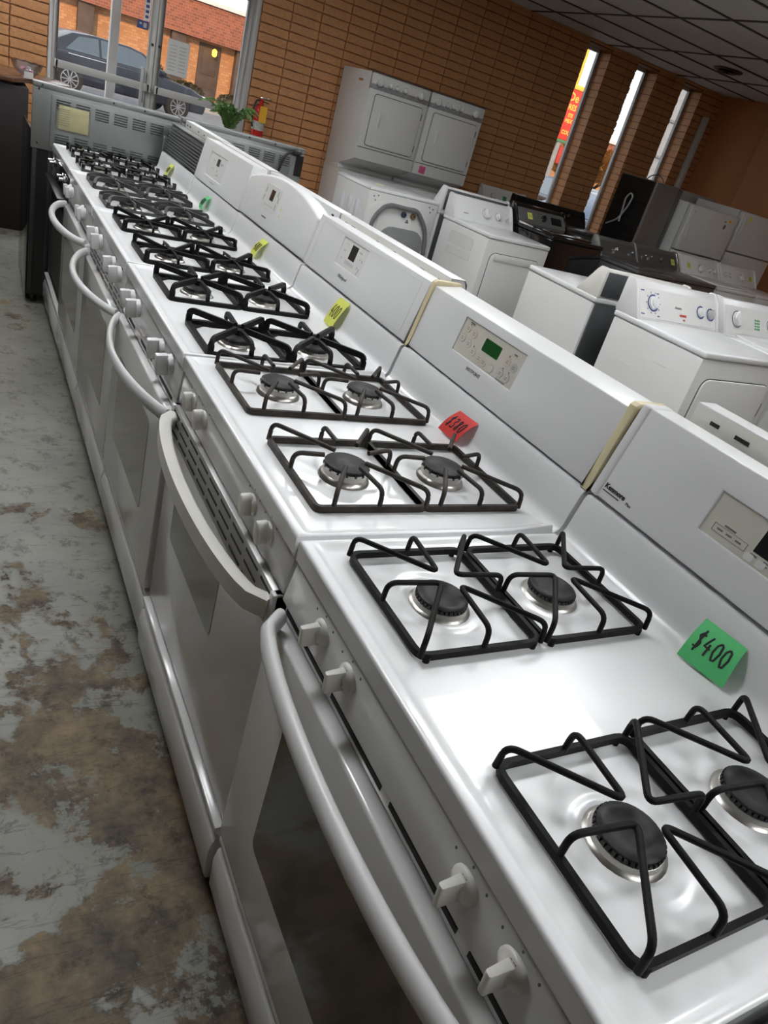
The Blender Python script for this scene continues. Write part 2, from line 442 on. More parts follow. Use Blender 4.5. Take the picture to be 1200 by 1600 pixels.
struct(MB().box(X0 - .2, X0, Y0 - .2, Y1 + .012, -.1, 3.1).build('wall_left', WALLO))
struct(MB().box(X0, X1 + .2, Y0 - .2, Y0, -.1, 3.1).build('wall_back', WALLO))
struct(MB().box(8.33, 8.40, Y1 - .075, Y1 - .003, .3, 2.62).build('trim_2', PAINTW, bevel=.008))      # pale duct in the corner
# ceiling: slab, dark T-bars, lay-in tiles
ceil = struct(MB().box(X0 - .2, X1 + .2, Y0 - .2, YW, ZC + .03, ZC + .16).build('ceiling', TILE, smooth=False))
gx = [5.12 + 1.22 * k for k in range(-8, 4)]
gy = [5.09 + .61 * k for k in range(-16, 5)]
gx = [x for x in gx if X0 < x < X1]; gy = [y for y in gy if Y0 < y < Y1]
for x in gx: MB().box(x - .012, x + .012, Y0, Y1, ZC - .002, ZC + .03).build('grid_bar', TBAR, ceil, smooth=False)
for y in gy: MB().box(X0, X1, y - .012, y + .012, ZC - .003, ZC + .029).build('grid_bar', TBAR, ceil, smooth=False)
LAMPS = [(-0.98, 6.0), (-0.98, 3.56), (-.98, 1.12), (.24, -2.5), (1.46, 1.12), (1.46, -1.315), (1.46, 3.56), (5.12, 1.12)]  # near end and right side panels are unseen, added to brighten dark parts
ex = [X0] + gx + [X1]; ey = [Y0] + gy + [Y1]
tile_me = {}
def is_lamp(xa, xb, ya, yb): return any(xa < lx < xb and ya < ly < yb for lx, ly in LAMP_C)
LAMP_C = []
for lx, ly in LAMPS:
    i = max(k for k in range(len(ex) - 1) if ex[k] <= lx + .3); j = max(k for k in range(len(ey) - 1) if ey[k] <= ly)
    LAMP_C.append(((ex[i] + ex[i + 1]) / 2, (ey[j] + ey[j + 1]) / 2))
for i in range(len(ex) - 1):
    for j in range(len(ey) - 1):
        xa, xb, ya, yb = ex[i] + .011, ex[i + 1] - .011, ey[j] + .011, ey[j + 1] - .011
        if is_lamp(xa, xb, ya, yb) or xb - xa < .03 or yb - ya < .03: continue
        key = (round(xb - xa, 3), round(yb - ya, 3))
        if key not in tile_me:
            w, d = key; t = MB().box(-w / 2, w / 2, -d / 2, d / 2, 0, .024).mesh('ceiling_tile', bevel=.003, seg=1); t.materials.append(TILE); tile_me[key] = t
        obj('ceiling_tile', tile_me[key], TILE, ceil, ((xa + xb) / 2, (ya + yb) / 2, ZC + .006 + random.uniform(-.001, .0015)))
struct(MB().box(X0, X1, Y1 - .03, Y1, ZC - .02, ZC + .004).build('trim_3', BRICK))
lamp_where = ['by the glass door', 'over the aisle beside the far stoves', 'over the aisle beside the second stove', 'added out of view to light the near end of the aisle', 'between the stoves and the blue dial dryer', 'behind the nearest stove', 'before the laundry towers', 'added out of view to brighten the right side of the shop']
for (lx, ly), wh in zip(LAMP_C, lamp_where):
    t = thing('ceiling_light', 'recessed fluorescent ceiling panel ' + wh, 'ceiling light', (lx, ly, ZC), group='recessed ceiling panels')
    f = MB(); w, d = .598, .293
    f.box(-w, w, -d, -d + .03, -.004, .02); f.box(-w, w, d - .03, d, -.004, .02); f.box(-w, -w + .03, -d + .03, d - .03, -.004, .02); f.box(w - .03, w, -d + .03, d - .03, -.004, .02)
    f.build('frame', PLAST, t)
    MB().box(-w + .03, w - .03, -d + .03, d - .03, .004, .012).build('diffuser', DIFFUSER, t)
# round ceiling vent
t = thing('ceiling_vent', 'round black vent in the grey tiled ceiling', 'vent', (6.96, 6.03, ZC - .004))
MB().lathe([(.10, 0.003), (.145, -.006), (.16, -.002), (.165, .004)], n=28).build('rim', BLACK, t)
for r in (.03, .06, .09): MB().lathe([(r, -.012), (r + .014, -.02), (r + .016, -.018), (r + .004, -.004)], n=24, caps=False).build('louver_ring', BLACK, t)
# slit windows
for i, (a, b) in enumerate(WIN):
    fr = MB(); y = YW - .05
    for xa, xb, za, zb in ((a, a + .035, WZ0, WZ1), (b - .05, b - .012, WZ0, WZ1), (a + .035, b - .05, WZ0, WZ0 + .04), (a + .035, b - .05, WZ1 - .04, WZ1)): fr.box(xa, xb, y, y + .045, za, zb)
    w = struct(fr.build('window_%d' % (i + 1), FRAMEAL, bevel=.002))
    MB().box(a + .03, b - .045, y + .02, y + .026, WZ0 + .03, WZ1 - .03).build('pane', GLASS, w)
# glazed double door: outer frame and two leaves
fr = MB(); yd = Y1 + .02
fr.box(DX0, DX0 + .035, yd, yd + .1, 0, DZ); fr.box(DX1 - .07, DX1, yd, yd + .1, 0, DZ); fr.box(DX0 + .035, DX1 - .07, yd, yd + .1, DZ - .06, DZ); fr.box(DX0 + .035, DX1 - .07, yd, yd + .1, 2.2, 2.26)
dfr = struct(fr.build('trim_4', FRAMEAL, bevel=.004))
MB().box(DX0 + .03, DX1 - .065, yd + .04, yd + .046, 2.25, DZ - .05).build('transom_pane', GLASS, dfr)
for n, (a, b, sa, sb) in enumerate(((DX0 + .037, 1.178, .045, .062), (1.182, DX1 - .072, .055, .058))):
    fr = MB(); y = yd + .005
    fr.box(a, a + sa, y, y + .045, .01, 2.195); fr.box(b - sb, b, y, y + .045, .01, 2.195); fr.box(a + sa, b - sb, y, y + .045, .01, .2); fr.box(a + sa, b - sb, y, y + .045, 2.1, 2.195)
    leaf = struct(fr.build('door_%d' % (n + 1), FRAMEAL, bevel=.003))
    MB().box(a + sa - .005, b - sb + .005, y + .02, y + .026, .19, 2.11).build('pane', GLASS, leaf)
    pb = MB(); ya = y - .045
    pb.sweep([(a + .03, ya + .012, 1.135), (b - .03, ya + .012, 1.135)], rect(.012, .032)); pb.box(a + .012, a + .05, ya, y, 1.10, 1.17); pb.box(b - .05, b - .012, ya, y, 1.10, 1.17)
    pb.build('push_bar', FRAMEAL, leaf, bevel=.003)
    for zz in (1.135, 1.5): MB().lathe([(.012, 0), (.012, -.008), (.006, -.01)], (b - .03 if n == 0 else a + .03, y, zz), 'y', 12).build('lock_cylinder', BLACK, leaf)
    if n == 0:
        MB().box(b - .115, b - .085, y - .05, y - .03, .95, 1.30).build('pull_bar', FRAMEAL, leaf, bevel=.006)
# papers and stickers on the door glass
yg = yd + .024
def sheet(name, label, cat, x0, x1, z0, z1, m, marks, ink):
    t = thing(name, label, cat, ((x0 + x1) / 2, yg, z0))
    w, h = x1 - x0, z1 - z0
    MB().box(-w / 2, w / 2, -.0015, 0, 0, h).build('sheet', m, t, smooth=False)
    p = MB()
    for (a, b, c, d) in marks: flat(p, [[(a * w - w / 2, c * h), (b * w - w / 2, c * h), (b * w - w / 2, d * h), (a * w - w / 2, d * h)]], (0, -.0016, 0), (1, 0, 0), (0, 0, 1))
    p.build('print', ink, t, smooth=False)
sheet('opening_hours_sheet', 'grey paper with rows of faint print taped to the right door glass', 'notice', 1.293, 1.497, 1.30, 1.595, PAPER, [(.1 + .45 * c, .42 + .45 * c, .12 + .1 * r, .15 + .1 * r) for r in range(8) for c in range(2)], GREYK)
sheet('sticker_strip', 'white strip of small card stickers on the left door glass', 'sticker', 1.055, 1.105, 1.672, 1.93, PAPER, [(.2, .8, .08 + .16 * k, .17 + .16 * k) for k in range(6)], INKB)
sheet('dark_sticker', 'small dark blue square sticker below the sticker strip', 'sticker', 1.0, 1.10, 1.60, 1.667, INKB, [(.55, .85, .2, .8), (.2, .4, .5, .75)], GREYK)

# ================================================================== STOVES
SW = 0.757
def sstep(t): t = np.clip(t, 0, 1); return t * t * (3 - 2 * t)
def cooktop_mesh(burners, well, dish, res=.007, rim=.006, zt=.915, zlow=.878, zr=1.0, lip=0.0, corner=0.0):
    """enamel top: rolled front edge, shallow wells, coved riser at the back; x = depth, y = width"""
    pr = [(-.004, zlow), (-.006, zt - .012)]
    pr[1] = (-.006, zt - .005)
    for k in range(5):
        a = PI - k / 4 * PI / 2; pr.append((-.001 + .005 * math.cos(a), zt - .005 + .005 * math.sin(a)))
    nf = int(.50 / res)
    xsf = np.concatenate([np.linspace(.001, .010, 4), np.linspace(.012, .518, nf)])
    prof = [(x, z, 0) for x, z in pr] + [(x, zt, 1) for x in xsf]
    for k in range(1, 7):
        a = -PI / 2 + k / 6 * PI / 2 * .95; prof.append((.518 + .026 * math.cos(a), zt + .026 - rim + .026 * math.sin(a), 0))
    prof += [(.549, .96, 0), (.556, zr - .006, 0), (.560, zr, 0), (.635, zr, 0), (.64, zlow, 0)]
    px = np.array([p[0] for p in prof]); pz = np.array([p[1] for p in prof]); fl = np.array([p[2] for p in prof])
    ny = int(SW / res); ys = np.concatenate([[0.0], [0.002, .005, .009], np.linspace(.014, SW - .014, ny), [SW - .009, SW - .005, SW - .002], [SW]])
    Xg, Yg = np.meshgrid(px, ys, indexing='ij'); Zg = np.repeat(pz[:, None], len(ys), 1)
    sd = np.minimum(Yg, SW - Yg)
    fx = sstep((Xg - .008) / .016)
    drop = rim * fx * sstep((sd - .006) / .02)          # sunk centre inside the rim
    d = drop.copy()
    for bx, by in burners:
        ax = np.abs(Xg - bx) - well[0]; ay = np.abs(Yg - by) - well[1]
        q = np.maximum(ax, ay); d += well[2] * sstep(-q / .012 + .5)
        r = np.hypot(Xg - bx, Yg - by)
        if dish > 0: d += .004 * sstep((dish - r) / .02) - .003 * np.exp(-((r - dish * .62) / .008) ** 2)
    Zg = Zg - d * fl[:, None]
    if lip > 0:                                          # raised coved side lips near the riser
        Zg += (lip * sstep((Xg - .40) / .14) * np.exp(-(sd / .03) ** 2)) * fl[:, None]
    edge = (1 - sstep(sd / .004)) * .004
    Zg[:, 1:-1] -= edge[:, 1:-1]
    Zg[:, 0] = np.minimum(zlow, Zg[:, 0]); Zg[:, -1] = np.minimum(zlow, Zg[:, -1])
    n, m = Xg.shape
    V = np.stack([Xg, Yg, Zg], -1).reshape(-1, 3)
    F = [(i * m + j, (i + 1) * m + j, (i + 1) * m + j + 1, i * m + j + 1) for i in range(n - 1) for j in range(m - 1)]
    me = bpy.data.meshes.new('cooktop'); me.from_pydata(V.tolist(), [], F)
    bm = bmesh.new(); bm.from_mesh(me); bmesh.ops.recalc_face_normals(bm, faces=bm.faces); bm.to_mesh(me); bm.free()
    me.polygons.foreach_set('use_smooth', [True] * len(me.polygons)); me.set_sharp_from_angle(angle=math.radians(50))
    return me

# --- grates (centred, z = 0 on the enamel)
def loop(hx, hy, z, r=.018): return fillet([(-hx, -hy, z), (hx, -hy, z), (hx, hy, z), (-hx, hy, z)], r, 4, True)
def grate_vee(hx, hy):
    g = MB(); r = .0042; g.sweep(loop(hx, hy, .012), rect(.0037, .0052), True)
    for q in ((-hx + .012, -hy), (hx - .012, -hy), (hx - .012, hy), (-hx + .012, hy)): g.tube([(q[0], q[1], .002), (q[0], q[1], .012)], .005, 8)
    K = [((-1, 1), (0.0, 1)), ((1, 1), (1, 0.0)), ((1, -1), (0.0, -1)), ((-1, -1), (-1, 0.0))]
    for (c, m_) in K:
        ca = Vector((c[0] * hx, c[1] * hy, .012)); mi = Vector((m_[0] * hx, m_[1] * hy, .012)); T = .046
        dirn = Vector(((c[0] + m_[0]) * .5, (c[1] + m_[1]) * .5, 0)).normalized()
        cc = Vector((dirn.x * .019, dirn.y * .019, T))
        path = [ca, Vector((ca.x * .985, ca.y * .985, T)), cc, Vector((mi.x * .985, mi.y * .985, T)), mi]
        g.tube(fillet(path, .014, 5), r, 9)
    return g.mesh('grate', angle=50)
def grate_finger(hx, hy):
    g = MB(); r = .0046; g.sweep(loop(hx, hy, .010, .012), rect(.0040, .0062), True)
    P = [(-1, 1, .03), (0, 1, .055), (.93, 1, .06), (1, .25, .05), (1, -1, .035), (.1, -1, .045), (-.72, -1, .05), (-1, .05, .05)]
    for a, b, e in P:
        s = Vector((a * hx, b * hy, .010)); T = .046; d = Vector((s.x, s.y, 0)).normalized()
        g.tube(fillet([s, (s.x * .985, s.y * .985, T), (d.x * e, d.y * e, T - .001)], .016, 5), r, 9)
    return g.mesh('grate', angle=50)
def grate_cast(hx, hy, w=.0045, h=.008, T=.046, style=0):
    g = MB(); g.sweep(loop(hx, hy, .008, .02), rect(.007, .007), True)
    for sx, sy in ((-1, -1), (1, -1), (1, 1), (-1, 1)):
        g.prism([(sx * hx, sy * hy), (sx * (hx - .05), sy * hy), (sx * hx, sy * (hy - .05))], 'z', .001, .006)
        s = (sx * hx * .97, sy * hy * .93)
        if style == 0: path = fillet([(s[0], s[1], .008), (s[0], s[1], T), (sx * .012, sy * .012, T)], .02, 4); sec = rect(w, h)
        elif style == 1:
            path = [(s[0], s[1], .006), (s[0] * .97, s[1] * .97, T), (s[0] * .9, s[1] * .9, T + .003), (s[0] * .45, s[1] * .45, T - .004), (sx * .008, sy * .008, T - .008)]
            sec = lambda t: rect(w * (1.7 - t * 1.0), h * (1.1 - t * .35))
        else:
            path = [(s[0], s[1], .006)] + [(s[0] * (1 - .95 * k / 8) + sy * .02 * math.sin(PI * k / 8), s[1] * (1 - .95 * k / 8) - sx * .02 * math.sin(PI * k / 8), .02 + (T - .02) * math.sin(min(1, k / 4) * PI / 2)) for k in range(9)]
            sec = rect(w * 1.35, h * 1.1)
        g.sweep(path, sec)
    mids = ((0, -1), (0, 1)) if style != 2 else ((0, -1), (0, 1), (1, 0), (-1, 0))
    for a, b in mids:
        s = (a * hx, b * hy)
        if style == 1: g.sweep([(s[0], s[1], .006), (s[0] * .98, s[1] * .98, T * .8), (s[0] * .4, s[1] * .4, T - .004), (0, b * .006, T - .008)], rect(w * .8, h * .6))
        else: g.sweep(fillet([(s[0], s[1], .008), (s[0], s[1] * .97, T + (.004 if b > 0 else 0)), (a * .03, b * .03, T - .002)], .018, 4), rect(w, h * .8))
    g.lathe([(.012, T - .016), (.012, T - .002)], n=10)
    return g.mesh('grate', angle=45)
def grate_bars(hx, hy, T=.05):
    g = MB(); g.sweep(loop(hx, hy, .008, .008), rect(.006, .007), True)
    for sy in (-1, 1):
        for k in (-.6, 0, .6):
            g.sweep([(k * hx, sy * hy, .006), (k * hx, sy * hy * .97, T), (k * hx * .7, sy * .035, T)], rect(.005, .007))
    for sx in (-1, 1): g.sweep([(sx * hx, 0, .006), (sx * hx * .97, 0, T), (sx * .04, 0, T)], rect(.005, .007))
    for q in ((-hx, -hy), (hx, -hy), (hx, hy), (-hx, hy)): g.box(q[0] - .008, q[0] + .008, q[1] - .008, q[1] + .008, .001, T)
    return g.mesh('grate', angle=45)
def with_mat(me, m): me.materials.append(m); return me
G_VEE = with_mat(grate_vee(.103, .116), IRON)
G_FIN = with_mat(grate_finger(.109, .128), IRONW)
G_CST = with_mat(grate_cast(.102, .118, .0042, .0075, .043), IRON)
G_LEAF = with_mat(grate_cast(.102, .115, .0042, .007, .036, 1), IRON)
G_ARC = with_mat(grate_cast(.102, .110, .0042, .007, .034, 2), mat('grey_iron', (0.05, 0.05, 0.05), 0.5, var=0.3, vscale=30))
G_BAR = with_mat(grate_bars(.102, .110, .038), BLACKG)
def lathe_mesh(name, prof, m, n=28):
    me = MB().lathe(prof, n=n).mesh(name, angle=40); me.materials.append(m); return me
# burners: low notched base + cap, tall base + cap
def notched(r, z0, z1, n=36):
    g = MB()
    for i in range(n):
        a = 2 * PI * i / n; c, s = math.cos(a), math.sin(a); t = .0022
        g.box(-t, t, -.004, .004, z0, z1); k = len(g.v) - 8
        g.v[k:] = [(c * (r + y) - s * x, s * (r + y) + c * x, z) for x, y, z in g.v[k:]]
    return g
B_LOW = lathe_mesh('burner', [(.050, .0), (.047, .004), (.043, .006), (.041, .012), (.038, .013), (.038, .008)], ALU)
B_TALL = lathe_mesh('burner', [(.050, 0), (.048, .006), (.042, .010), (.041, .020), (.044, .022), (.044, .025), (.036, .026)], ALU)
C_LOW = lathe_mesh('burner_cap', [(.036, .016), (.0385, .0175), (.0385, .020), (.036, .0215), (.028, .022), (.026, .0215), (.0, .0215)], CAP)
C_TALL = lathe_mesh('burner_cap', [(.039, .026), (.0425, .0275), (.0425, .031), (.039, .033), (.0, .0335)], CAP)
T_LOW = with_mat(notched(.0365, .012, .0175).mesh('flame_ring', smooth=False), CAP)
T_TALL = with_mat(notched(.0405, .0215, .0275, 16).mesh('flame_ring', smooth=False), CAP)

# --- knobs, axis along -x, origin on the panel
def knob_parts(kind):
    if kind == 'skirt':
        a = MB().lathe([(.0215, 0), (.0215, -.003), (.0195, -.006), (.012, -.010), (.010, -.013)], axis='x', n=28).mesh('knob')
        b = MB().prism([(-.008, -.006), (-.034, -.0045), (-.036, -.003), (-.036, .003), (-.034, .0045), (-.008, .006)], 'z', -.017, .017).mesh('grip', bevel=.002)
        m = CREAMH
    elif kind == 'oval':
        a = MB().lathe([(.019, 0), (.019, -.004), (.016, -.008)], axis='x', n=24).mesh('knob')
        b = MB().prism(ell(0, 0, .0125, .0235, 20), 'x', -.026, -.004).mesh('grip', bevel=.005, seg=3)
        m = CREAMH
    elif kind == 'box':
        a = MB().lathe([(.025, 0), (.025, -.010), (.023, -.013)], axis='x', n=24).mesh('knob')
        b = MB().box(-.040, -.010, -.011, .011, -.026, .026).mesh('grip', bevel=.004)
        m = PLAST
    else:
        a = MB().lathe([(.024, 0), (.024, -.006), (.02, -.012), (.018, -.02)], axis='x', n=24).mesh('knob')
        b = MB().box(-.036, -.016, -.008, .008, -.024, .024).mesh('grip', bevel=.006, seg=3)
        m = PLAST
    a.materials.append(m); b.materials.append(m); return a, b
KNOBS = {k: knob_parts(k) for k in ('skirt', 'oval', 'box', 'blade')}

def add_handle(door, ya, yb, z, bow, base, sec, m, power=.55, tilt=0.0):
    """bowed handle across the door; ya, yb ends, bow = stand-off in -x"""
    n = 26; path = []
    for i in range(n + 1):
        t = i / n; s = math.sin(PI * t) ** power
        path.append((base - bow * s, ya + (yb - ya) * t, z + tilt * s))
    h = MB().sweep(path, sec, up=(0, 0, 1))
    return h.build('handle', m, door, angle=60)

def backguard(root, y0, y1, prof, m, hole=None, bevel=.005, arch=0.0, panel_mat=BEIGE, name='backguard'):
    """prof = [(x,z) bottom front, top front, top rear, bottom rear]; hole = (ya,yb,s0,s1) recess on the sloped face in metres"""
    (xb, zb), (xt, zt), (xr, zr), (xq, zq) = prof
    Lf = math.hypot(xt - xb, zt - zb); du = Vector(((xt - xb) / Lf, 0, (zt - zb) / Lf)); nrm = Vector((-du.z, 0, du.x))
    F = lambda y, s, off=0: Vector((xb, y, zb)) + du * s + nrm * off
    g = MB()
    if arch:
        n = 14; secs = []
        for i in range(n + 1):
            t = i / n; y = y0 + (y1 - y0) * t; a = arch * (1 - (2 * t - 1) ** 2) - arch
            secs.append([(xb, y, zb), (xt + a * (xt - xb) / (zt - zb), y, zt + a), (xr, y, zr + a), (xq, y, zq)])
        vs = [p for s_ in secs for p in s_]
        fs = [(i * 4 + k, i * 4 + (k + 1) % 4, (i + 1) * 4 + (k + 1) % 4, (i + 1) * 4 + k) for i in range(n) for k in range(4)] + [(3, 2, 1, 0), tuple(n * 4 + k for k in range(4))]
        g.add(vs, fs)
    elif hole:
        ya, yb, s0, s1 = hole; dp = -.0045
        o = [F(y0, 0), F(y1, 0), F(y1, Lf), F(y0, Lf)]; h = [F(ya, s0), F(yb, s0), F(yb, s1), F(ya, s1)]; k = [F(ya, s0, dp), F(yb, s0, dp), F(yb, s1, dp), F(ya, s1, dp)]
        r = [(xr, y0, zr), (xr, y1, zr), (xq, y1, zq), (xq, y0, zq)]
        g.add(o + h + k + r, [(0, 1, 5, 4), (1, 2, 6, 5), (2, 3, 7, 6), (3, 0, 4, 7), (4, 5, 9, 8), (5, 6, 10, 9), (6, 7, 11, 10), (7, 4, 8, 11), (8, 9, 10, 11),
                              (3, 2, 13, 12), (12, 13, 14, 15), (15, 14, 1, 0), (0, 3, 12, 15), (1, 14, 13, 2)])
    else:
        g.prism([(xb, zb), (xt, zt), (xr, zr), (xq, zq)], 'y', y0, y1)
    o = g.build(name, m, root, bevel=bevel, seg=3, angle=40)
    if hole and panel_mat:
        ya, yb, s0, s1 = hole; p = MB(); e = .0012
        flat(p, [[(-(yb - ya) / 2 + e, -(s1 - s0) / 2 + e), ((yb - ya) / 2 - e, -(s1 - s0) / 2 + e), ((yb - ya) / 2 - e, (s1 - s0) / 2 - e), (-(yb - ya) / 2 + e, (s1 - s0) / 2 - e)]], F((ya + yb) / 2, (s0 + s1) / 2, -.0045), (0, -1, 0), du, .001, .0008)
        p.build('overlay', panel_mat, o, smooth=False)
    o_F = F
    return o, F, du

def make_stove(label, yb, S, rz=0.0, xr=0.0, group='white gas stoves in the front row'):
    t = thing('gas_stove', label, 'stove', (xr, yb, 0), rz, group)
    en, fr_ = S.get('enamel', ENAMEL), S.get('front', ENAMELF)
    MB().box(.02, .635, .003, SW - .003, .06, .878).build('body', fr_, t, bevel=.003)
    for fx in (.06, .58):
        for fy in (.05, SW - .05): MB().lathe([(.012, .06), (.012, .012), (.02, .01), (.02, 0)], (fx, fy, 0), n=10).build('foot', BLACK, t)
    burners = [(x, y) for y in S['by'] for x in S['bx']]
    me = cooktop_mesh(burners, S['well'], S.get('dish', 0), S.get('res', .008), lip=S.get('lip', 0), rim=S.get('rim', .006)); me.materials.append(en)
    ct = obj('cooktop', me, en, t)
    zs = .915 - S.get('rim', .006) - S['well'][2]
    for (bx, by) in burners:
        b = obj('burner', S['burner'], ALU, t, (bx, by, zs - (.004 if S.get('dish') else 0)))
        obj('flame_ring', S['teeth'], CAP, b); obj('burner_cap', S['cap'], CAP, b)
        obj('grate', S['grate'], IRON, t, (bx, by, zs))
    if not S.get('nofront'):
        z0, z1 = S.get('pz', (.80, .876))
        cp = MB().prism([(.03, z1), (.0, z1), (S.get('plow', -.010), z0), (.03, z0)], 'y', .003, SW - .003).build('control_panel', fr_, t, bevel=.003)
        sl = (S.get('plow', -.010)) / (z1 - z0)
        ka, kb = KNOBS[S['knob']]
        for ky in S['ky']:
            kz = S['kz']; kx = sl * (z1 - kz) if z0 < kz < z1 else 0
            k = obj('knob', ka, None, t, (kx - .0005, ky, kz), (0, -.10, 0)); obj('grip', kb, None, k)
            if S['knob'] == 'skirt':
                p = MB()
                for q in range(7): flat(p, [[(-.0006, .0145), (.0006, .0145), (.0006, .018), (-.0006, .018)]], (-.0064, 0, 0), (0, -math.cos(q * .3 + 2.6), math.sin(q * .3 + 2.6)), (0, -math.sin(q * .3 + 2.6), -math.cos(q * .3 + 2.6)))
                p.build('knob_print', INK, k, smooth=False)
                text('OFF', .0055, INK, k, (-.0068, -.0, .0158), (0, -1, 0), (0, 0, 1)); text('LITE', .005, INK, k, (-.0068, 0, -.0165), (0, -1, 0), (0, 0, 1))
            p = MB()
            for a, b in ((-.03, .020), (.028, .024), (0, .029)): flat(p, [ell(a, b, .0016, .0022, 8)], (kx - .001, ky, kz), (0, -1, 0), (sl, 0, -1) if False else (0, 0, 1), .0014)
            p.build('panel_print', INKG, cp, smooth=False)
        # vent strip under the panel
        va, vb = S.get('vz', (.772, .80))
        vt = MB().box(S.get('vx', -.004), .03, .004, SW - .004, va, vb).build('vent_trim', S.get('vmat', fr_), t, bevel=.003)
        hx = S.get('vx', -.004); sl_ = MB()
        rows, n, L_ = S.get('slots', (1, 4, .13))
        for r in range(rows):
            zz = va + (vb - va) * (r + .5) / rows
            for k in range(n):
                yc = SW * (k + .5) / n
                if rows == 1: MB().box(hx - .0012, hx + .002, yc - L_ / 2, yc + L_ / 2, zz - .0045, zz + .0045).build('vent_slot', DARK, vt, smooth=False)
                else: sl_.box(hx - .0012, hx + .002, yc - L_ / 2, yc + L_ / 2, zz - .0024, zz + .0024)
        if rows > 1: sl_.build('vent_slots', DARK, vt, smooth=False)
        dz0, dz1 = .232, va - .004
        dx = S.get('dx', -.022)
        door = MB().box(dx, .02, .004, SW - .004, dz0, dz1).build('oven_door', S.get('doormat', fr_), t, bevel=.006, seg=3)
        wy0, wy1, wz0, wz1 = S['win']
        MB().prism(rrect((wy0 + wy1) / 2, (wz0 + wz1) / 2, wy1 - wy0, wz1 - wz0, .02), 'x', dx - .0012, dx + .003).build('oven_window', S.get('winmat', OVENW), door, bevel=.0005, seg=1)
        H = S['handle']; add_handle(door, *H['ends'], H['z'], H['bow'], H.get('base', dx + .004), H['sec'], H['mat'], H.get('power', .55))
        for e in H.get('feet', ()): MB().box(H.get('base', dx) - .045 * 0 - .03, .0, e - .016, e + .016, H['z'] - .018, H['z'] + .018).build('handle_mount', H['mat'], door, bevel=.006)
        if S.get('door_side'): pass
    if S.get('drawer', True):
        ddx = S.get('ddx', -.02)
        # drawer front with a scooped finger groove along its upper part
        pr = [(.02, .062), (ddx + .004, .062), (ddx, .072), (ddx - .004, .150), (ddx + .002, .178), (ddx + .012, .186), (ddx + .013, .194), (ddx, .206), (ddx, .222), (.02, .224)]
        dr = MB().prism(pr, 'y', .004, SW - .004).build('drawer', fr_, t, bevel=.003)
        MB().box(-.0, .02, .01, SW - .01, .224, .232).build('seam', DARK, t, smooth=False)
    return t

def print_rows(parent, F, du, marks, m, name='panel_print'):
    p = MB()
    for (y, s, w, h) in marks: flat(p, [[(-w / 2, -h / 2), (w / 2, -h / 2), (w / 2, h / 2), (-w / 2, h / 2)]], F(y, s, .0002), (0, -1, 0), du, .0002, .0004)
    return p.build(name, m, parent, smooth=False)
def disc(parent, F, du, y, s, a, b, m, name='button', off=.0):
    p = MB(); flat(p, [ell(0, 0, a, b)], F(y, s, off), (0, -1, 0), du, .0006, .001); return p.build(name, m, parent, smooth=False)

OV = lambda a, b: circ(a, b, 14)
BX = (.162, .383)
# ---- stove 1: nearest, dark knob skirts, beige touch panel
S1 = dict(by=(.178, .590), bx=(.160, .378), well=(.10, .113, .003), dish=.085, res=.006, lip=.0, grate=G_VEE, burner=B_LOW, cap=C_LOW, teeth=T_LOW,
          knob='skirt', ky=(.618, .524, .215, .126), kz=.846, pz=(.802, .876), plow=-.012, vz=(.768, .799), vx=-.002, slots=(1, 4, .165), win=(.14, .62, .372, .685), winmat=OVENW1, dx=-.024,
          handle=dict(ends=(.03, SW - .028), z=.784, bow=.064, sec=OV(.012, .019), mat=PLAST, power=.38))
st1 = make_stove('nearest white gas stove with black wire grates and a green price note', -.762, S1)
bgo, F, du = backguard(st1, 0, SW, [(.562, 1.008), (.600, 1.186), (.662, 1.184), (.662, .99)], PLAST, hole=(.10, .535, .060, .132))
e = MB(); e.prism([(.559, 1.006), (.598, 1.189), (.660, 1.187), (.662, 1.0)], 'y', SW - .022, SW + .0005); e.build('end_cap', PLAST, bgo, bevel=.006, seg=3)
text('Kenmore', .0135, INK, bgo, F(.707, .026, .0005), (0, -1, 0), du, .0004, .1); text('Plus', .008, INKG, bgo, F(.668, .020, .0005), (0, -1, 0), du)
print_rows(bgo, F, du, [(.712, .0165, .042, .0018)], INK, 'badge_rule')
print_rows(bgo, lambda y, s, o=0: F(y, s, -.0034), du, [(.400, .100, .080, .038)], BLACKG, 'display')
P2 = lambda y, s, o=0: F(y, s, -.0032)
print_rows(bgo, P2, du, [(.503 - .018 * k, .0785, .011, .0028) for k in range(3)] + [(.489, .0885, .022, .003), (.435, .076, .012, .003), (.412, .077, .010, .002), (.412, .072, .010, .002)], INKG)
g = MB(); M_ = P2(.484, .0785)
for a, b, c, d in ((-.032, .032, .006, .0066), (-.032, .032, -.0066, -.006), (-.0326, -.032, -.0066, .0066), (.032, .0326, -.0066, .0066)): flat(g, [[(a, c), (b, c), (b, d), (a, d)]], M_, (0, -1, 0), du, .0003)
g.build('key_outline', INKG, bgo, smooth=False)
for yy in (.440, .418, .392, .366):
    q = MB(); flat(q, [rrect(0, 0, .016, .012, .004)], P2(yy, .070), (0, -1, 0), du, .0005, .0008); q.build('button', PALE, bgo, smooth=False)
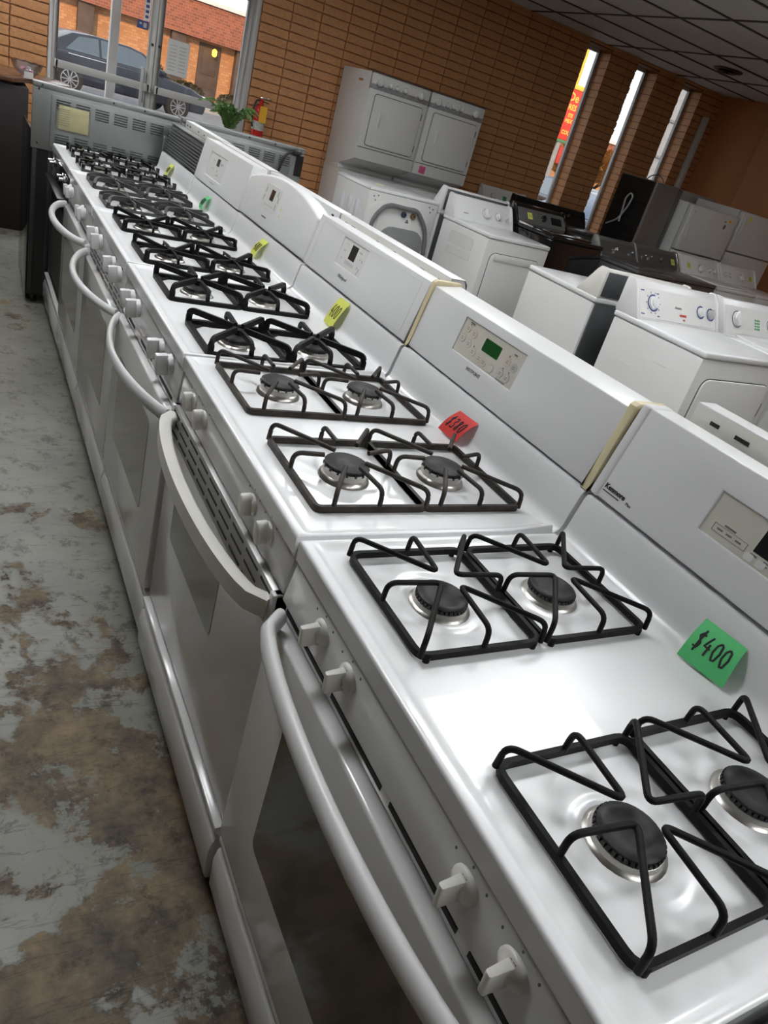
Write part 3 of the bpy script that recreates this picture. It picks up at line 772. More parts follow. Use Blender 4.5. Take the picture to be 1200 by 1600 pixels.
# ---- stove 2: cream handle, green display, yellowed end caps
S2 = dict(by=(.210, .592), bx=(.168, .386), well=(.104, .122, .003), dish=0, res=.007, lip=.012, rim=.008, grate=G_FIN, burner=B_TALL, cap=C_TALL, teeth=T_TALL,
          knob='oval', ky=(.638, .546, .200, .110), kz=.852, pz=(.800, .877), plow=-.006, vz=(.722, .797), vx=-.016, vmat=mat('silver_vent_trim', (.45, .45, .44), .3, .4, var=.05), slots=(3, 9, .066), win=(.264, .64, .487, .66), winmat=OVENW2, dx=-.012,
          handle=dict(ends=(.02, SW - .03), z=.765, bow=.062, base=-.016, sec=[(-.014, -.018), (.010, -.018), (.014, -.010), (.014, .012), (.008, .018), (-.014, .018)], mat=CREAMH, power=.42), ddx=-.026)
st2 = make_stove('white gas stove with cream handle, green display and a red price note', .002, S2)
bgo, F, du = backguard(st2, .015, SW - .010, [(.566, 1.006), (.596, 1.168), (.672, 1.176), (.672, .99)], PLAST, hole=(.322, .572, .060, .143), bevel=.007)
for yy in (.004, SW - .022): MB().box(-.020, .02, yy, yy + .018, .700, .797).build('trim_end', PLAST, st2, bevel=.003)
for yy in ((SW - .012, SW + .004), (-.001, .016)):
    e = MB().prism([(.560, 1.004), (.562, 1.0), (.592, 1.176), (.600, 1.182), (.674, 1.182), (.674, 1.0)], 'y', *yy).build('end_cap', CREAM, bgo, bevel=.005, seg=3); e['label'] = 'yellowed plastic end cap'
P2 = lambda y, s, o=0: F(y, s, -.0034)
q = MB(); flat(q, [rrect(0, 0, .066, .030, .004)], P2(.440, .112), (0, -1, 0), du, .0006, .001); q.build('display', DISPG, bgo, smooth=False)
for yy, s, m_ in ((.550, .122, PEACH), (.520, .118, PEACH), (.555, .097, GREYK), (.525, .092, GREYK), (.497, .082, GREYK), (.466, .078, PEACH), (.446, .076, PEACH), (.415, .074, GREYK), (.372, .108, PEACH), (.345, .104, GREYK), (.378, .078, GREYK), (.352, .076, GREYK)):
    b = disc(bgo, P2, du, yy, s, .0118, .0105, m_, 'button')
    b2 = MB(); flat(b2, [ell(0, 0, .0098, .0086)], P2(yy, s), (0, -1, 0), du, .0011, .0004); b2.build('button_face', BEIGE if m_ is PEACH or yy != .345 else GREYK, bgo, smooth=False)
print_rows(bgo, lambda y, s, o=0: F(y, s, -.0020), du, [(yy, s + dd, .009, .0012) for yy, s in ((.550, .122), (.520, .118), (.555, .097), (.525, .092), (.497, .082), (.466, .078), (.446, .076), (.372, .108), (.345, .104), (.378, .078), (.352, .076)) for dd in (-.0022, .0022)] + [(.540, .137, .018, .003), (.355, .130, .012, .003), (.365, .064, .034, .0022)] + [(yy, s, .004, .003) for yy, s in ((.545, .133), (.50, .0945), (.372, .121), (.374, .091), (.350, .090))], INKG)
text('HOTPOINT', .0115, INKG, bgo, F(.458, .044, .0006), (0, -1, 0), du, .0002)
# ---- stove 3: square knobs, cast grates
flatsec = lambda t: OV(.010 + .0 * t, .017)
S3 = dict(by=(.130, .548), bx=(.160, .372), well=(.10, .115, .004), dish=0, res=.009, grate=G_CST, burner=B_LOW, cap=C_LOW, teeth=T_LOW,
          knob='box', ky=(.612, .522, .205, .100), kz=.848, pz=(.795, .876), plow=-.006, vz=(.760, .794), slots=(1, 3, .15), win=(.17, .635, .385, .66), winmat=OVENW,
          handle=dict(ends=(.02, SW - .02), z=.745, bow=.070, sec=OV(.009, .019), mat=PLAST, power=.75), ddx=-.018)
st3 = make_stove('white gas stove with square knobs and framed control panel, yellow note reading 400', .768, S3)
bgo, F, du = backguard(st3, 0, SW, [(.560, 1.008), (.594, 1.172), (.652, 1.170), (.652, .99)], PLAST, hole=(.362, .545, .062, .146), panel_mat=PALE, bevel=.008)
q = MB()
for a, b, c, d in ((-.34, .34, .0685, .071), (-.34, .34, -.071, -.0685), (-.3425, -.34, -.071, .071), (.34, .3425, -.071, .071)): flat(q, [[(a, c), (b, c), (b, d), (a, d)]], F(SW / 2, .084), (0, -1, 0), du, .0008, .001)
q.build('raised_border', PLAST, bgo, smooth=False)
P2 = lambda y, s, o=0: F(y, s, -.0034)
print_rows(bgo, P2, du, [(.455, .115, .044, .044)], mat('dark_display', (.03, .032, .035), .2, var=.2), 'display')
print_rows(bgo, P2, du, [(.485 - .011 * k, .081, .007, .012) for k in range(6)] + [(.52, .13, .006, .004), (.505, .13, .006, .004), (.52, .11, .006, .005), (.51, .11, .006, .005), (.52, .085, .006, .008), (.41, .128, .02, .005), (.40, .11, .006, .007), (.385, .108, .006, .009), (.40, .085, .006, .008), (.387, .08, .006, .012), (.39, .07, .006, .008)], GREYK)
text('Whirlpool', .0155, INKG, bgo, F(.455, .036, .0006), (0, -1, 0), du, .0002, .25)
# ---- stove 4: arched console
S4 = dict(by=(.155, .560), bx=(.160, .372), well=(.10, .11, .003), dish=0, res=.010, grate=G_LEAF, burner=B_LOW, cap=C_LOW, teeth=T_LOW,
          knob='box', ky=(.600, .490, .200, .085), kz=.850, pz=(.795, .876), plow=-.006, vz=(.735, .793), slots=(3, 8, .07), win=(.14, .62, .36, .66), winmat=OVENW,
          handle=dict(ends=(.01, SW - .01), z=.745, bow=.085, sec=OV(.011, .014), mat=PLAST, power=.7), ddx=-.018)
st4 = make_stove('white gas stove with arched console, black leaf-shaped grates and a yellow note', 1.533, S4)
bgo, F, du = backguard(st4, 0, SW, [(.558, 1.010), (.598, 1.205), (.650, 1.200), (.655, .99)], PLAST, bevel=.010, arch=.05)
q = MB(); flat(q, [[(-.09, .045), (.09, .045), (.085, -.038), (.045, -.050), (0, -.054), (-.045, -.050), (-.085, -.038)]], F(.46, .115), (0, -1, 0), du, .0015, .002); q.build('overlay', PALE, bgo, smooth=False)
P3 = lambda y, s, o=0: F(y, s, .0018)
print_rows(bgo, P3, du, [(.455, .125, .040, .040)], mat('brown_display', (.05, .03, .022), .2, var=.2), 'display')
print_rows(bgo, P3, du, [(.53, .135, .012, .02), (.535, .105, .012, .02), (.40, .14, .012, .022), (.385, .12, .012, .022), (.392, .092, .012, .022)] + [(.50 - .02 * k, .085, .008, .006) for k in range(5)], GREYK)
print_rows(bgo, F, du, [(.47, .040, .05, .005)], INKG, 'badge_print'); print_rows(bgo, F, du, [(.33, .10, .006, .02), (.33, .075, .006, .012)], NYEL, 'small_label')
# ---- stove 5: rounded console
S5 = dict(by=(.155, .545), bx=(.160, .380), well=(.102, .118, .004), dish=0, res=.011, lip=.012, grate=G_ARC, burner=B_LOW, cap=C_LOW, teeth=T_LOW,
          knob='blade', ky=(.655, .590, .230, .170), kz=.845, pz=(.800, .876), plow=-.006, vz=(.768, .798), slots=(1, 2, .25), win=(.12, .64, .36, .66), winmat=OVENW,
          handle=dict(ends=(.02, SW - .02), z=.765, bow=.085, sec=OV(.013, .015), mat=PLAST, power=.55), ddx=-.018)
st5 = make_stove('white gas stove with grey curved grates, rounded console and a green note', 2.298, S5)
bgo, F, du = backguard(st5, .0, SW, [(.556, 1.008), (.592, 1.190), (.655, 1.186), (.655, .99)], PLAST, hole=(.33, .60, .04, .145), panel_mat=PALE, bevel=.028)
P2 = lambda y, s, o=0: F(y, s, -.0034)
print_rows(bgo, P2, du, [(.455, .115, .045, .032)], mat('brown_display', (.05, .03, .022), .2, var=.2), 'display')
print_rows(bgo, P2, du, [(.53, .115, .02, .008), (.50, .08, .012, .008), (.53, .08, .012, .008), (.40, .115, .04, .01), (.44, .08, .015, .01), (.42, .065, .015, .01), (.44, .06, .03, .004)], GREYK)
print_rows(bgo, F, du, [(.45, .022, .07, .004)], GREYK, 'badge_print')
# ---- stove 6: front stripped, dark console carcass
S6 = dict(by=(.155, .560), bx=(.160, .380), well=(.102, .118, .003), dish=0, res=.012, grate=G_BAR, burner=B_LOW, cap=C_LOW, teeth=T_LOW, nofront=True, front=BLACK)
st6 = make_stove('farthest stove of the row, white top, front stripped to the black carcass', 3.063, S6)
st6.children[0].data = st6.children[0].data
bgo, F, du = backguard(st6, 0, SW, [(.575, 1.006), (.600, 1.150), (.640, 1.150), (.640, .99)], STEELD, bevel=.002)
for k in range(9): MB().prism([(.570 + .0027 * k - .003, 1.016 + .0145 * k), (.5705 + .0027 * k - .0005, 1.024 + .0145 * k), (.58 + .0027 * k, 1.024 + .0145 * k), (.58 + .0027 * k, 1.016 + .0145 * k)], 'y', .012, SW - .012).build('rib', STEELD, bgo, smooth=False)
MB().box(.595, .648, .0, SW, 1.151, 1.158).build('top_strip', STEEL, bgo, bevel=.002)
pn = MB().box(.001, .02, .02, SW - .005, .80, .876).build('valve_panel', BLACKG, st6, bevel=.002)
for ky in (.66, .58, .22, .13):
    MB().lathe([(.016, 0), (.016, -.012), (.008, -.014), (.008, -.034), (.004, -.036)], (.0, ky, .842), 'x', 12).build('gas_valve', CHROME, pn)
MB().box(-.004, .02, SW - .06, SW - .005, .66, .876).build('side_bracket', STEEL, st6, bevel=.002)
hb = MB()
for zz in (.70, .745, .79): hb.lathe([(.010, -.0045), (.010, -.0055)], (0, SW - .032, zz), 'x', 12)
hb.build('bracket_hole', DARK, st6)
tr = MB().box(-.045, .0, .05, SW - .06, .755, .768).build('control_rail', BLACK, st6, bevel=.003)
MB().prism(rrect(SW / 2, .47, .60, .42, .03), 'x', -.002, .004).build('oven_cavity', DARK, st6)
for yy in (.06, SW - .06): MB().box(-.008, .02, yy - .012, yy + .012, .24, .75).build('front_post', mat('dark_steel_post', (.06, .06, .06), .4, .5, var=.2), st6, bevel=.002)
# white drawer on the stripped stove
st6d = [c for c in st6.children if c.name.startswith('drawer')][0]; st6d.data.materials.clear(); st6d.data.materials.append(ENAMELF)
# ---- black stove beyond the near edge of the picture
S0 = dict(S1); S0.update(enamel=BLACKG, front=BLACKG, res=.014)
st0 = make_stove('black gas stove just entering the bottom right corner', -1.528, S0, group=None)
backguard(st0, 0, SW, [(.562, 1.008), (.600, 1.18), (.662, 1.18), (.662, .99)], BLACKG)

# ---- back row: stoves standing back to back with the front row, seen over the consoles
def back_row(label, yfar, z1, m, style):
    S = dict(S3 if style == 0 else S5); S['res'] = .02
    t = make_stove(label, yfar, S, PI, 1.325, 'white stoves standing back to back behind the row')
    y0, y1 = 0.0, SW
    # hollow console: front and top shell, rear flange with slots, dark space below the flange
    sh = MB().prism([(.555, 1.0), (.585, z1 - .012), (.595, z1), (.640, z1), (.640, z1 - .004), (.598, z1 - .005), (.590, z1 - .018), (.562, 1.0)], 'y', y0, y1).build('backguard', m, t, bevel=.0015)
    for yy in (y0, y1 - .01): MB().prism([(.556, 1.0), (.586, z1 - .012), (.596, z1 - .001), (.638, z1 - .001), (.638, 1.0)], 'y', yy, yy + .01).build('end_cap', STEELD if style == 2 else m, sh)
    MB().box(.636, .640, y0, y1, z1 - .038, z1 - .003).build('rear_flange', CREAMH if style else m, sh)
    s = MB()
    for yc, w in ((.05, .02), (.11, .03), (.30, .018), (.42, .018), (.60, .03), (.70, .02)): s.box(.6395, .6408, yc - w / 2, yc + w / 2, z1 - .026, z1 - .019)
    s.build('flange_slot', DARK, sh, smooth=False)
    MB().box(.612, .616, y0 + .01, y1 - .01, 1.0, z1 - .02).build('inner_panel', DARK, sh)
    return t
back_row('stove behind the nearest one, only its white console top showing at right', -.045, 1.215, PLAST, 2)
back_row('first stove of the back row past the gap, rounded white console top', 1.575, 1.180, PLAST, 1)
back_row('second stove of the back row past the gap, slotted white console top', 2.345, 1.180, PLAST, 0)
back_row('third stove of the back row past the gap, beside the arched console', 3.115, 1.182, PAINTW, 0)
back_row('last stove of the back row, beside the black stripped console', 3.874, 1.185, PLAST, 1)

# ================================================================== PRICE NOTES
GL = {'4': [[(.55, 1), (.1, .42), (.85, .40)], [(.62, .62), (.55, 0)]],
      '0': [[(.5, 1), (.2, .8), (.12, .4), (.35, .05), (.65, .1), (.85, .5), (.75, .9), (.5, 1)]],
      '3': [[(.15, .9), (.55, 1), (.75, .8), (.4, .55), (.75, .35), (.55, .05), (.1, .1)]],
      '8': [[(.75, .9), (.4, 1), (.25, .78), (.7, .35), (.5, .02), (.2, .2), (.45, .52), (.8, .85)]],
      '$': [[(.8, .82), (.45, .92), (.2, .72), (.7, .4), (.55, .12), (.1, .15)], [(.55, 1.1), (.4, -.08)]]}
def price_note(label, bl, br, tr, tl, m, body, curl=.006, lean=0.0):
    bl, br, tr, tl = [Vector(p) + Vector((-.007, 0, .0015)) for p in (bl, br, tr, tl)]
    c = (bl + br) / 2
    t = thing('price_note', label, 'price note', c, group='sticky price notes on the stoves')
    n = (br - bl).cross(tl - bl).normalized()
    def S(u, v, o=0.0): return bl * (1 - u) * (1 - v) + br * u * (1 - v) + tr * u * v + tl * (1 - u) * v + n * (curl * math.sin(PI * v) + o) - c
    N = 8; g = MB(); vs = [S(i / N, j / N) for j in range(N + 1) for i in range(N + 1)] + [S(i / N, j / N, -.0005) for j in range(N + 1) for i in range(N + 1)]
    K = (N + 1) ** 2; fs = []
    for j in range(N):
        for i in range(N):
            a = j * (N + 1) + i; q = (a, a + 1, a + N + 2, a + N + 1); fs.append(q); fs.append(tuple(K + k for k in reversed(q)))
    g.add(vs, fs).build('paper', m, t)
    w = .78 / len(body); ink = MB()
    for k, ch in enumerate(body):
        for st_ in GL[ch]:
            dense = []
            for p, q in zip(st_[:-1], st_[1:]):
                dense += [(p[0] + (q[0] - p[0]) * f / 4, p[1] + (q[1] - p[1]) * f / 4) for f in range(4)]
            dense.append(st_[-1])
            path = [S(.11 + w * (k + p[0] * .9), .28 + .46 * p[1], .0007) for p in dense]
            ink.sweep(path, circ(.0016, .0007, 6), up=n)
    if body: ink.build('handwriting', INK, t)
    return t
zc = .9125
price_note('green note reading $400 leaning at the back of the nearest stove', (.506, -.345, zc), (.521, -.424, zc), (.556, -.409, .970), (.5525, -.333, .968), NGREEN, '$400')
price_note('red note reading $380 leaning on the second stove', (.520, .441, zc), (.524, .366, zc), (.5555, .348, .969), (.5525, .423, .967), NRED, '$380')
price_note('yellow note reading 400 below the framed console', (.530, 1.190, zc), (.523, 1.112, zc), (.5565, 1.092, 1.0), (.5565, 1.165, .998), NYEL, '400', .004)
price_note('yellow note below the arched console with its first digit hidden', (.532, 1.965, zc), (.523, 1.890, zc), (.5565, 1.852, .985), (.5565, 1.915, .985), NYEL, '400', .008)
price_note('small green note below the rounded console', (.528, 2.762, zc), (.522, 2.690, zc), (.555, 2.672, .975), (.555, 2.725, .975), NGREEN, '400', .010)
price_note('yellow note on the farthest stove of the row', (.530, 3.548, zc), (.528, 3.478, zc), (.555, 3.44, .982), (.555, 3.505, .982), NYEL, '400', .006)

# ================================================================== TWO STOVES WITH THEIR STEEL BACKS TO THE ROW
def steel_back_stove(label, x0, ztop, dark_side):
    W = .765; t = thing('gas_stove', label, 'stove', (x0, 3.888, 0), 0, 'stoves turned with their backs to the row')
    MB().box(.004, W - .004, .03, .62, .05, .90).build('body', BLACK if dark_side else PAINTW, t, bevel=.004)
    MB().box(0, W, .02, .64, .90, .915).build('cooktop', BLACKG if dark_side else ENAMEL, t, bevel=.004)
    for fx in (.05, W - .05):
        for fy in (.08, .56): MB().lathe([(.014, .05), (.014, .01), (.02, .008), (.02, 0)], (fx, fy, 0), n=10).build('foot', BLACK, t)
    lb = MB().box(.012, W - .012, .012, .03, .07, .865).build('lower_back', BLACK if dark_side else STEELD, t, bevel=.002)
    for fx in (.02, .10, W - .10, W - .02): MB().box(fx - .012, fx + .012, .004, .016, .06, .86).build('back_rail', mat('dark_steel_post', (.06, .06, .06), .4, .5, var=.2), t, bevel=.002)
    bp = MB().box(0, W, 0, .02, .862, ztop - .022).build('back_panel', STEEL, t, bevel=.003)
    MB().box(.09, W - .05, -.006, .002, .885, ztop - .045).build('raised_field', STEEL, bp, bevel=.005, seg=3)
    MB().box(0.001, W - .001, -.010, .075, ztop - .024, ztop).build('top_rail', STEEL, bp, bevel=.003)
    lv = MB()
    for zz in ([ztop - .062 - .0125 * k for k in range(5)] + [.905 + .0125 * k for k in range(5)]):
        for k in range(6):
            xa = .115 + k * .098
            lv.prism([(-.006, zz), (-.0125, zz - .001), (-.0125, zz - .003), (-.006, zz - .0065)], 'x', xa, xa + .07)
    lv.build('louvers', STEELD, bp, smooth=False)
    for xx in (.125, W - .075): MB().prism(rrect(xx, (ztop + .88) / 2, .020, .085, .0099), 'y', -.013, -.004).build('embossed_pill', STEEL, bp, bevel=.004)
    for xx, zz in ((.03, ztop - .035), (.03, .89), (W - .03, .89), (.045, ztop - .012), (.4, ztop - .012), (W - .2, ztop - .012)): MB().lathe([(.005, -.0005), (.005, -.0035)], (xx, -.010 if zz > ztop - .02 else 0, zz), 'y', 8).build('screw', DARK, bp)
    MB().prism([(.66, .90), (.60, .90), (.585, ztop - .02), (.60, ztop - .004), (.06, ztop - .004), (.06, .90)] if False else [(.02, .862), (.08, .862), (.07, ztop - .024), (.02, ztop - .024)], 'x', .004, W - .004).build('backguard', BLACK if dark_side else PLAST, t, bevel=.004)
    return t
sbA = steel_back_stove('black stove turned around, louvred grey steel back beside the counter', -.108, 1.186, True)
MB().box(-.002, .006, .03, .62, .05, .95).build('side_panel', BLACKG, sbA, bevel=.002)
sbB = steel_back_stove('second turned stove, grey steel back with black cord below the fern', .665, 1.192, False)
t = obj('power_cord', MB().tube(fillet([(.70, -.016, 1.165), (.665, -.03, 1.165), (.63, -.03, 1.13), (.61, -.026, 1.06), (.605, -.022, .95)], .03, 5), .008, 8).mesh('power_cord'), BLACK, sbB)
t = obj('cord_plug', MB().lathe([(.012, 0), (.018, .01), (.018, .035), (.01, .045)], (0, 0, 0), 'x', 12).mesh('cord_plug'), BLACK, sbB, (.69, -.018, 1.166))
MB().box(.715, .765, -.004, .0, 1.03, 1.15).build('corner_plate', BLACK, sbB)
# booklet in a clear bag taped on the steel back
t = thing('manual_packet', 'yellowed booklet in a clear bag taped to the steel stove back', 'booklet', (.095, 3.874, .985))
MB().box(-.075, .075, -.006, -.002, .0, .115).build('booklet', MANUAL, t, bevel=.001)
q = MB()
for k in range(8): flat(q, [[(-.08, .02 + .011 * k), (-.02, .02 + .011 * k), (-.02, .024 + .011 * k), (-.08, .024 + .011 * k)]], (0, -.0062, 0), (1, 0, 0), (0, 0, 1))
q.build('print', mat('faded_print', (.36, .35, .27), .8, var=.1), t, smooth=False)
MB().box(-.09, .085, -.008, -.0065, -.012, .125).build('clear_bag', CLEARB, t, smooth=False)

# ================================================================== COUNTER, BOWL, PLANT, EXTINGUISHER
t = thing('counter', 'dark brown shop counter with a rounded brown top by the door', 'counter', (-.6, 6.2, 0))
MB().box(-1.4, .60, -.52, .45, 0, 1.0).build('carcass', WOODD, t, bevel=.004)
pts = [(-1.5, .5), (-1.5, -.62), (.50, -.58)] + [(.58 + .36 * math.sin(a), .12 - .36 * math.cos(a)) for a in np.linspace(.15, PI - .15, 14)] + [(.4, .5)]
MB().prism(pts, 'z', 1.02, 1.05).build('counter_top', WOOD, t, bevel=.004)
MB().box(-1.45, .5, -.52, .47, 1.0, 1.02).build('top_support', WOODD, t)
t = thing('glass_bowl', 'cut glass bowl with a small card on the counter', 'bowl', (.0, 5.98, 1.05))
bw = MB(); n = 20; vs = []; fs = []
prof = [(.03, 0), (.035, .008), (.05, .012), (.085, .045), (.105, .085), (.112, .10), (.104, .098), (.078, .05), (.045, .018), (0.001, .015)]
for r, h in prof:
    for i in range(n): a = 2 * PI * i / n; q = r * (1 + (.06 if i % 2 else -.03) * (r > .06)); vs.append((q * math.cos(a), q * math.sin(a), h + (.008 if i % 2 and r > .1 else 0)))
for j in range(len(prof) - 1):
    for i in range(n): k = (i + 1) % n; fs.append((j * n + i, j * n + k, (j + 1) * n + k, (j + 1) * n + i))
bw.add(vs, fs).build('glass', BOWLG, t, smooth=False)
for k in range(5): MB().lathe([(.004, 0), (.016, .004), (.018, .012), (.012, .02), (.004, .022)], (.03 * math.cos(k * 1.3), .03 * math.sin(k * 1.3), .03 + .006 * k), n=10).build('wrapped_sweet', (NPINK, PAPER, NRED)[k % 3], t)
MB().box(-.02, .04, -.10, -.097, 0, .045).build('card', PAPER, t)
def fern(label, loc, h, seed, n=26):
    n = 44; r = random.Random(seed); t = thing('potted_fern', label, 'plant', loc)
    MB().lathe([(.07, 0), (.095, .13), (.10, .135), (.10, .15), (.085, .15), (.08, .11)], n=20).build('pot', mat('terracotta_pot', (.3, .12, .06), .7, var=.15), t)
    MB().lathe([(.083, .128), (.03, .135)], n=16).build('soil', WOODD, t)
    fr_ = MB(); stems = MB()
    for k in range(n):
        a = 2 * PI * k / n + r.uniform(-.2, .2); reach = r.uniform(.10, .27); hh = h * r.uniform(.65, 1.0)
        pts = [Vector((math.cos(a) * reach * s ** 1.2, math.sin(a) * reach * s ** 1.2, .13 + hh * math.sin(s * PI * .62))) for s in np.linspace(0, 1, 9)]
        stems.tube(pts, .002, 5)
        for i in range(2, 9):
            d = (pts[i] - pts[i - 1]).normalized(); sd = d.cross(Vector((0, 0, 1))).normalized()
            for s in (-1, 1):
                for q in range(3):
                    L_ = .040 * (1.15 - i / 10) * r.uniform(.8, 1.2); base = pts[i] - d * .010 * q
                    tip = base + (sd * s + d * .6).normalized() * L_ + Vector((0, 0, -.012)); md = base + (tip - base) * .5; pw = d * .0065
                    fr_.add([base, md + pw + Vector((0, 0, .004)), tip, md - pw], [(0, 1, 2), (0, 2, 3)])
    stems.build('stems', PLANT, t)
    o = fr_.build('leaves', PLANT, t, smooth=False); o['kind'] = 'stuff'
st_ = thing('plant_stand', 'small table carrying the fern by the door', 'table', (1.48, 5.75, 0))
MB().lathe([(.17, .86), (.18, .865), (.18, .885), (.17, .89)], n=24).build('table_top', WOODD, st_)
MB().lathe([(.02, .86), (.02, .03)], n=12).build('pole', BLACK, st_); MB().lathe([(.15, 0), (.15, .015), (.03, .03)], n=20).build('base', BLACK, st_)
fern('green fern in front of the glass door beside the extinguisher', (1.48, 5.75, .89), .25, 5)
t = thing('fire_extinguisher', 'red fire extinguisher with orange tag on the brick wall', 'extinguisher', (2.235, 7.315, .935))
MB().lathe([(.05, 0), (.062, .01), (.062, .27), (.055, .30), (.03, .325), (.02, .33), (.02, .35)], n=24).build('cylinder', REDX, t)
MB().lathe([(.0625, .10), (.0625, .18)], n=24, caps=False).build('label_band', mat('extinguisher_label', (.55, .55, .52), .5, var=.3, vscale=40), t)
MB().lathe([(.018, .35), (.02, .365), (.018, .385)], n=14).build('valve', REDX, t)
MB().prism([(-.02, .385), (.09, .395), (.095, .405), (-.02, .40)], 'y', -.01, .01).build('carry_handle', CHROME, t, bevel=.002)
MB().prism([(-.02, .365), (.075, .355), (.08, .363), (-.02, .378)], 'y', -.008, .008).build('lever', BLACK, t, bevel=.002)
MB().tube(fillet([(-.018, 0, .37), (-.06, -.01, .36), (-.085, -.02, .27), (-.078, -.03, .15), (-.07, -.035, .12)], .04, 5), .009, 8).build('hose', BLACK, t)
MB().prism(rrect(.012, .25, .075, .15, .008), 'y', -.072, -.069).build('inspection_tag', YTAG, t)
MB().box(-.02, .02, .055, .085, .15, .33).build('wall_bracket', BLACK, t)

# ================================================================== LAUNDRY APPLIANCES
def knob_round(parent, o, u, v, r, m, h=.022, ringm=None, rr=0):
    n = Vector(u).normalized().cross(Vector(v).normalized())
    if ringm:
        g = MB(); ring(g, 0, 0, r + rr, r + rr, rr * .75, o, u, v); g.build('dial_ring', ringm, parent, smooth=False)
    k = MB().lathe([(r, 0), (r * .98, h * .5), (r * .8, h * .62), (r * .75, h), (r * .6, h * 1.05)], n=20)
    k.box(-r * .18, r * .18, -r * .95, r * .95, h * .4, h * 1.25)
    ob = k.build('knob', m, parent, angle=50); ob.matrix_local = frame_mx(o, u, v); return ob
def laundry(label, loc, rz, W=.69, D=.68, H=.915, ch=.175, body=PAINTW, topm=ENAMEL, conm=PLAST, facem=None, endm=None, knobs=(), door=True, door_style='hamper', name='clothes_dryer', cat='dryer', backm=STEELD, lid=False, note=None, noteat=(.18, .55), group=None, lean=.10, thick=.06, kr=.008):
    t = thing(name, label, cat, loc, rz, group)
    yf, yk = -D / 2, D / 2
    MB().box(-W / 2, W / 2, yf, yk - .012, .022, H - .036).build('cabinet', body, t, bevel=.008)
    for sx in (-1, 1):
        for sy in (-1, 1): MB().lathe([(.014, .022), (.014, .008), (.02, .006), (.02, 0)], (sx * (W / 2 - .05), sy * (D / 2 - .06), 0), n=10).build('foot', BLACK, t)
    tp = MB().box(-W / 2 - .002, W / 2 + .002, yf - .006, yk, H - .034, H).build('top_panel', topm, t, bevel=.010, seg=3)
    if lid:
        MB().prism(rrect(0, -.06, W - .12, D - .26, .05), 'z', H - .002, H + .012).build('lid', topm, t, bevel=.005)
    # side pressings
    for s in (-1, 1):
        for yy, zz in ((-.1, H - .16), (.12, H - .24)): MB().box(s * W / 2 - .0015, s * W / 2 + .0015, yy - .05, yy + .05, zz, zz + .004).build('side_pressing', body, t, bevel=.001, seg=1)
    # console
    z0, z1 = H - .002, H + ch
    prof = [(yk - thick - lean, z0), (yk - thick, z1 - .02), (yk - thick + .015, z1), (yk - .01, z1), (yk, z1 - .012), (yk, z0)]
    co = MB().prism(prof, 'x', -W / 2 + .018, W / 2 - .018).build('console', conm, t, bevel=.006, seg=3)
    e2 = [(yk - thick - lean - .012, z0), (yk - thick - .012, z1 - .016), (yk - thick + .012, z1 + .006), (yk - .006, z1 + .006), (yk + .004, z1 - .008), (yk + .004, z0)]
    for s in (-1, 1): MB().prism(e2, 'x', *( (-W / 2, -W / 2 + .02) if s < 0 else (W / 2 - .02, W / 2))).build('console_end', endm or conm, co, bevel=.005, seg=2)
    p0 = Vector((0, yk - thick - lean, z0)); d = Vector((0, lean, z1 - .02 - z0)); Lf = d.length; v = d.normalized(); u = Vector((1, 0, 0)); nn = u.cross(v)
    F = lambda x, f, off=0.0: p0 + u * x + v * (f * Lf) + nn * off
    if facem:
        g = MB(); flat(g, [rrect(0, 0, W - .06, Lf * .86, .012)], F(0, .5), u, v, .0025, .003); g.build('console_face', facem, co, bevel=.0006, seg=1)
    for (x, f, r, m_, rm) in knobs: knob_round(co, F(x, f, .003), u, v, r, m_, ringm=rm, rr=kr)
    if door:
        w_, h_, zc_ = W * .80, H * .62, H * .54
        dr = MB().prism(rrect(0, zc_, w_, h_, .05), 'y', yf - .014, yf + .004).build('door', body, t, bevel=.006, seg=2)
        MB().prism(rrect(0, zc_, w_ + .010, h_ + .010, .055), 'y', yf - .004, yf + .004).build('door_gap', STEELD, dr)
        if door_style == 'hamper': MB().box(-w_ / 2 + .05, -w_ / 2 + .075, yf - .030, yf - .012, zc_ - .06, zc_ + .12).build('door_handle', conm, dr, bevel=.006)
        else: MB().prism(rrect(0, zc_ + h_ / 2 - .035, w_ * .9, .05, .024), 'y', yf - .018, yf - .013).build('door_recess', body, dr, bevel=.003)
        g = MB(); zz = zc_ + h_ * .25
        for k in range(2): g.box(w_ / 2 - .004, w_ / 2 + .010, yf - .010, yf - .001, zz - .04 - k * h_ * .5, zz + .04 - k * h_ * .5)
        g.build('hinge', STEELD, dr)
    MB().box(-W / 2 + .015, W / 2 - .015, yk - .013, yk - .001, .05, H - .04).build('rear_panel', backm, t, bevel=.003)
    MB().box(-W / 2 + .022, W / 2 - .022, yk + .0005, yk + .004, z0 + .01, z1 - .015).build('console_rear_cover', backm, t, bevel=.001)
    MB().lathe([(.052, .0), (.052, .05), (.046, .05), (.046, .0)], (0, yk - .002, .16), 'y', 20, caps=False).build('vent_collar', STEEL, t)
    if note:
        g = MB(); flat(g, [[(-.03, -.03), (.03, -.03), (.03, .03), (-.03, .03)]], F(*noteat, .004), u, v, .001, .001); g.build('price_sticker', note, co, smooth=False)
        g2 = MB()
        for k in range(3): flat(g2, [[(-.02, -.014 + .012 * k), (.02, -.014 + .012 * k), (.02, -.010 + .012 * k), (-.02, -.010 + .012 * k)]], F(*noteat, .0056), u, v, .0004, .0004)
        g2.build('handwriting', mat('faded_green_ink', (.10, .22, .08), .7, var=.1), co, smooth=False)
    return t, co, F, u, v
def kset(W, a=.024): return [(-W * .30, .55, a, PLAST, INKG), (W * .26, .52, .014, PLAST, None), (W * .37, .52, .014, PLAST, None)]
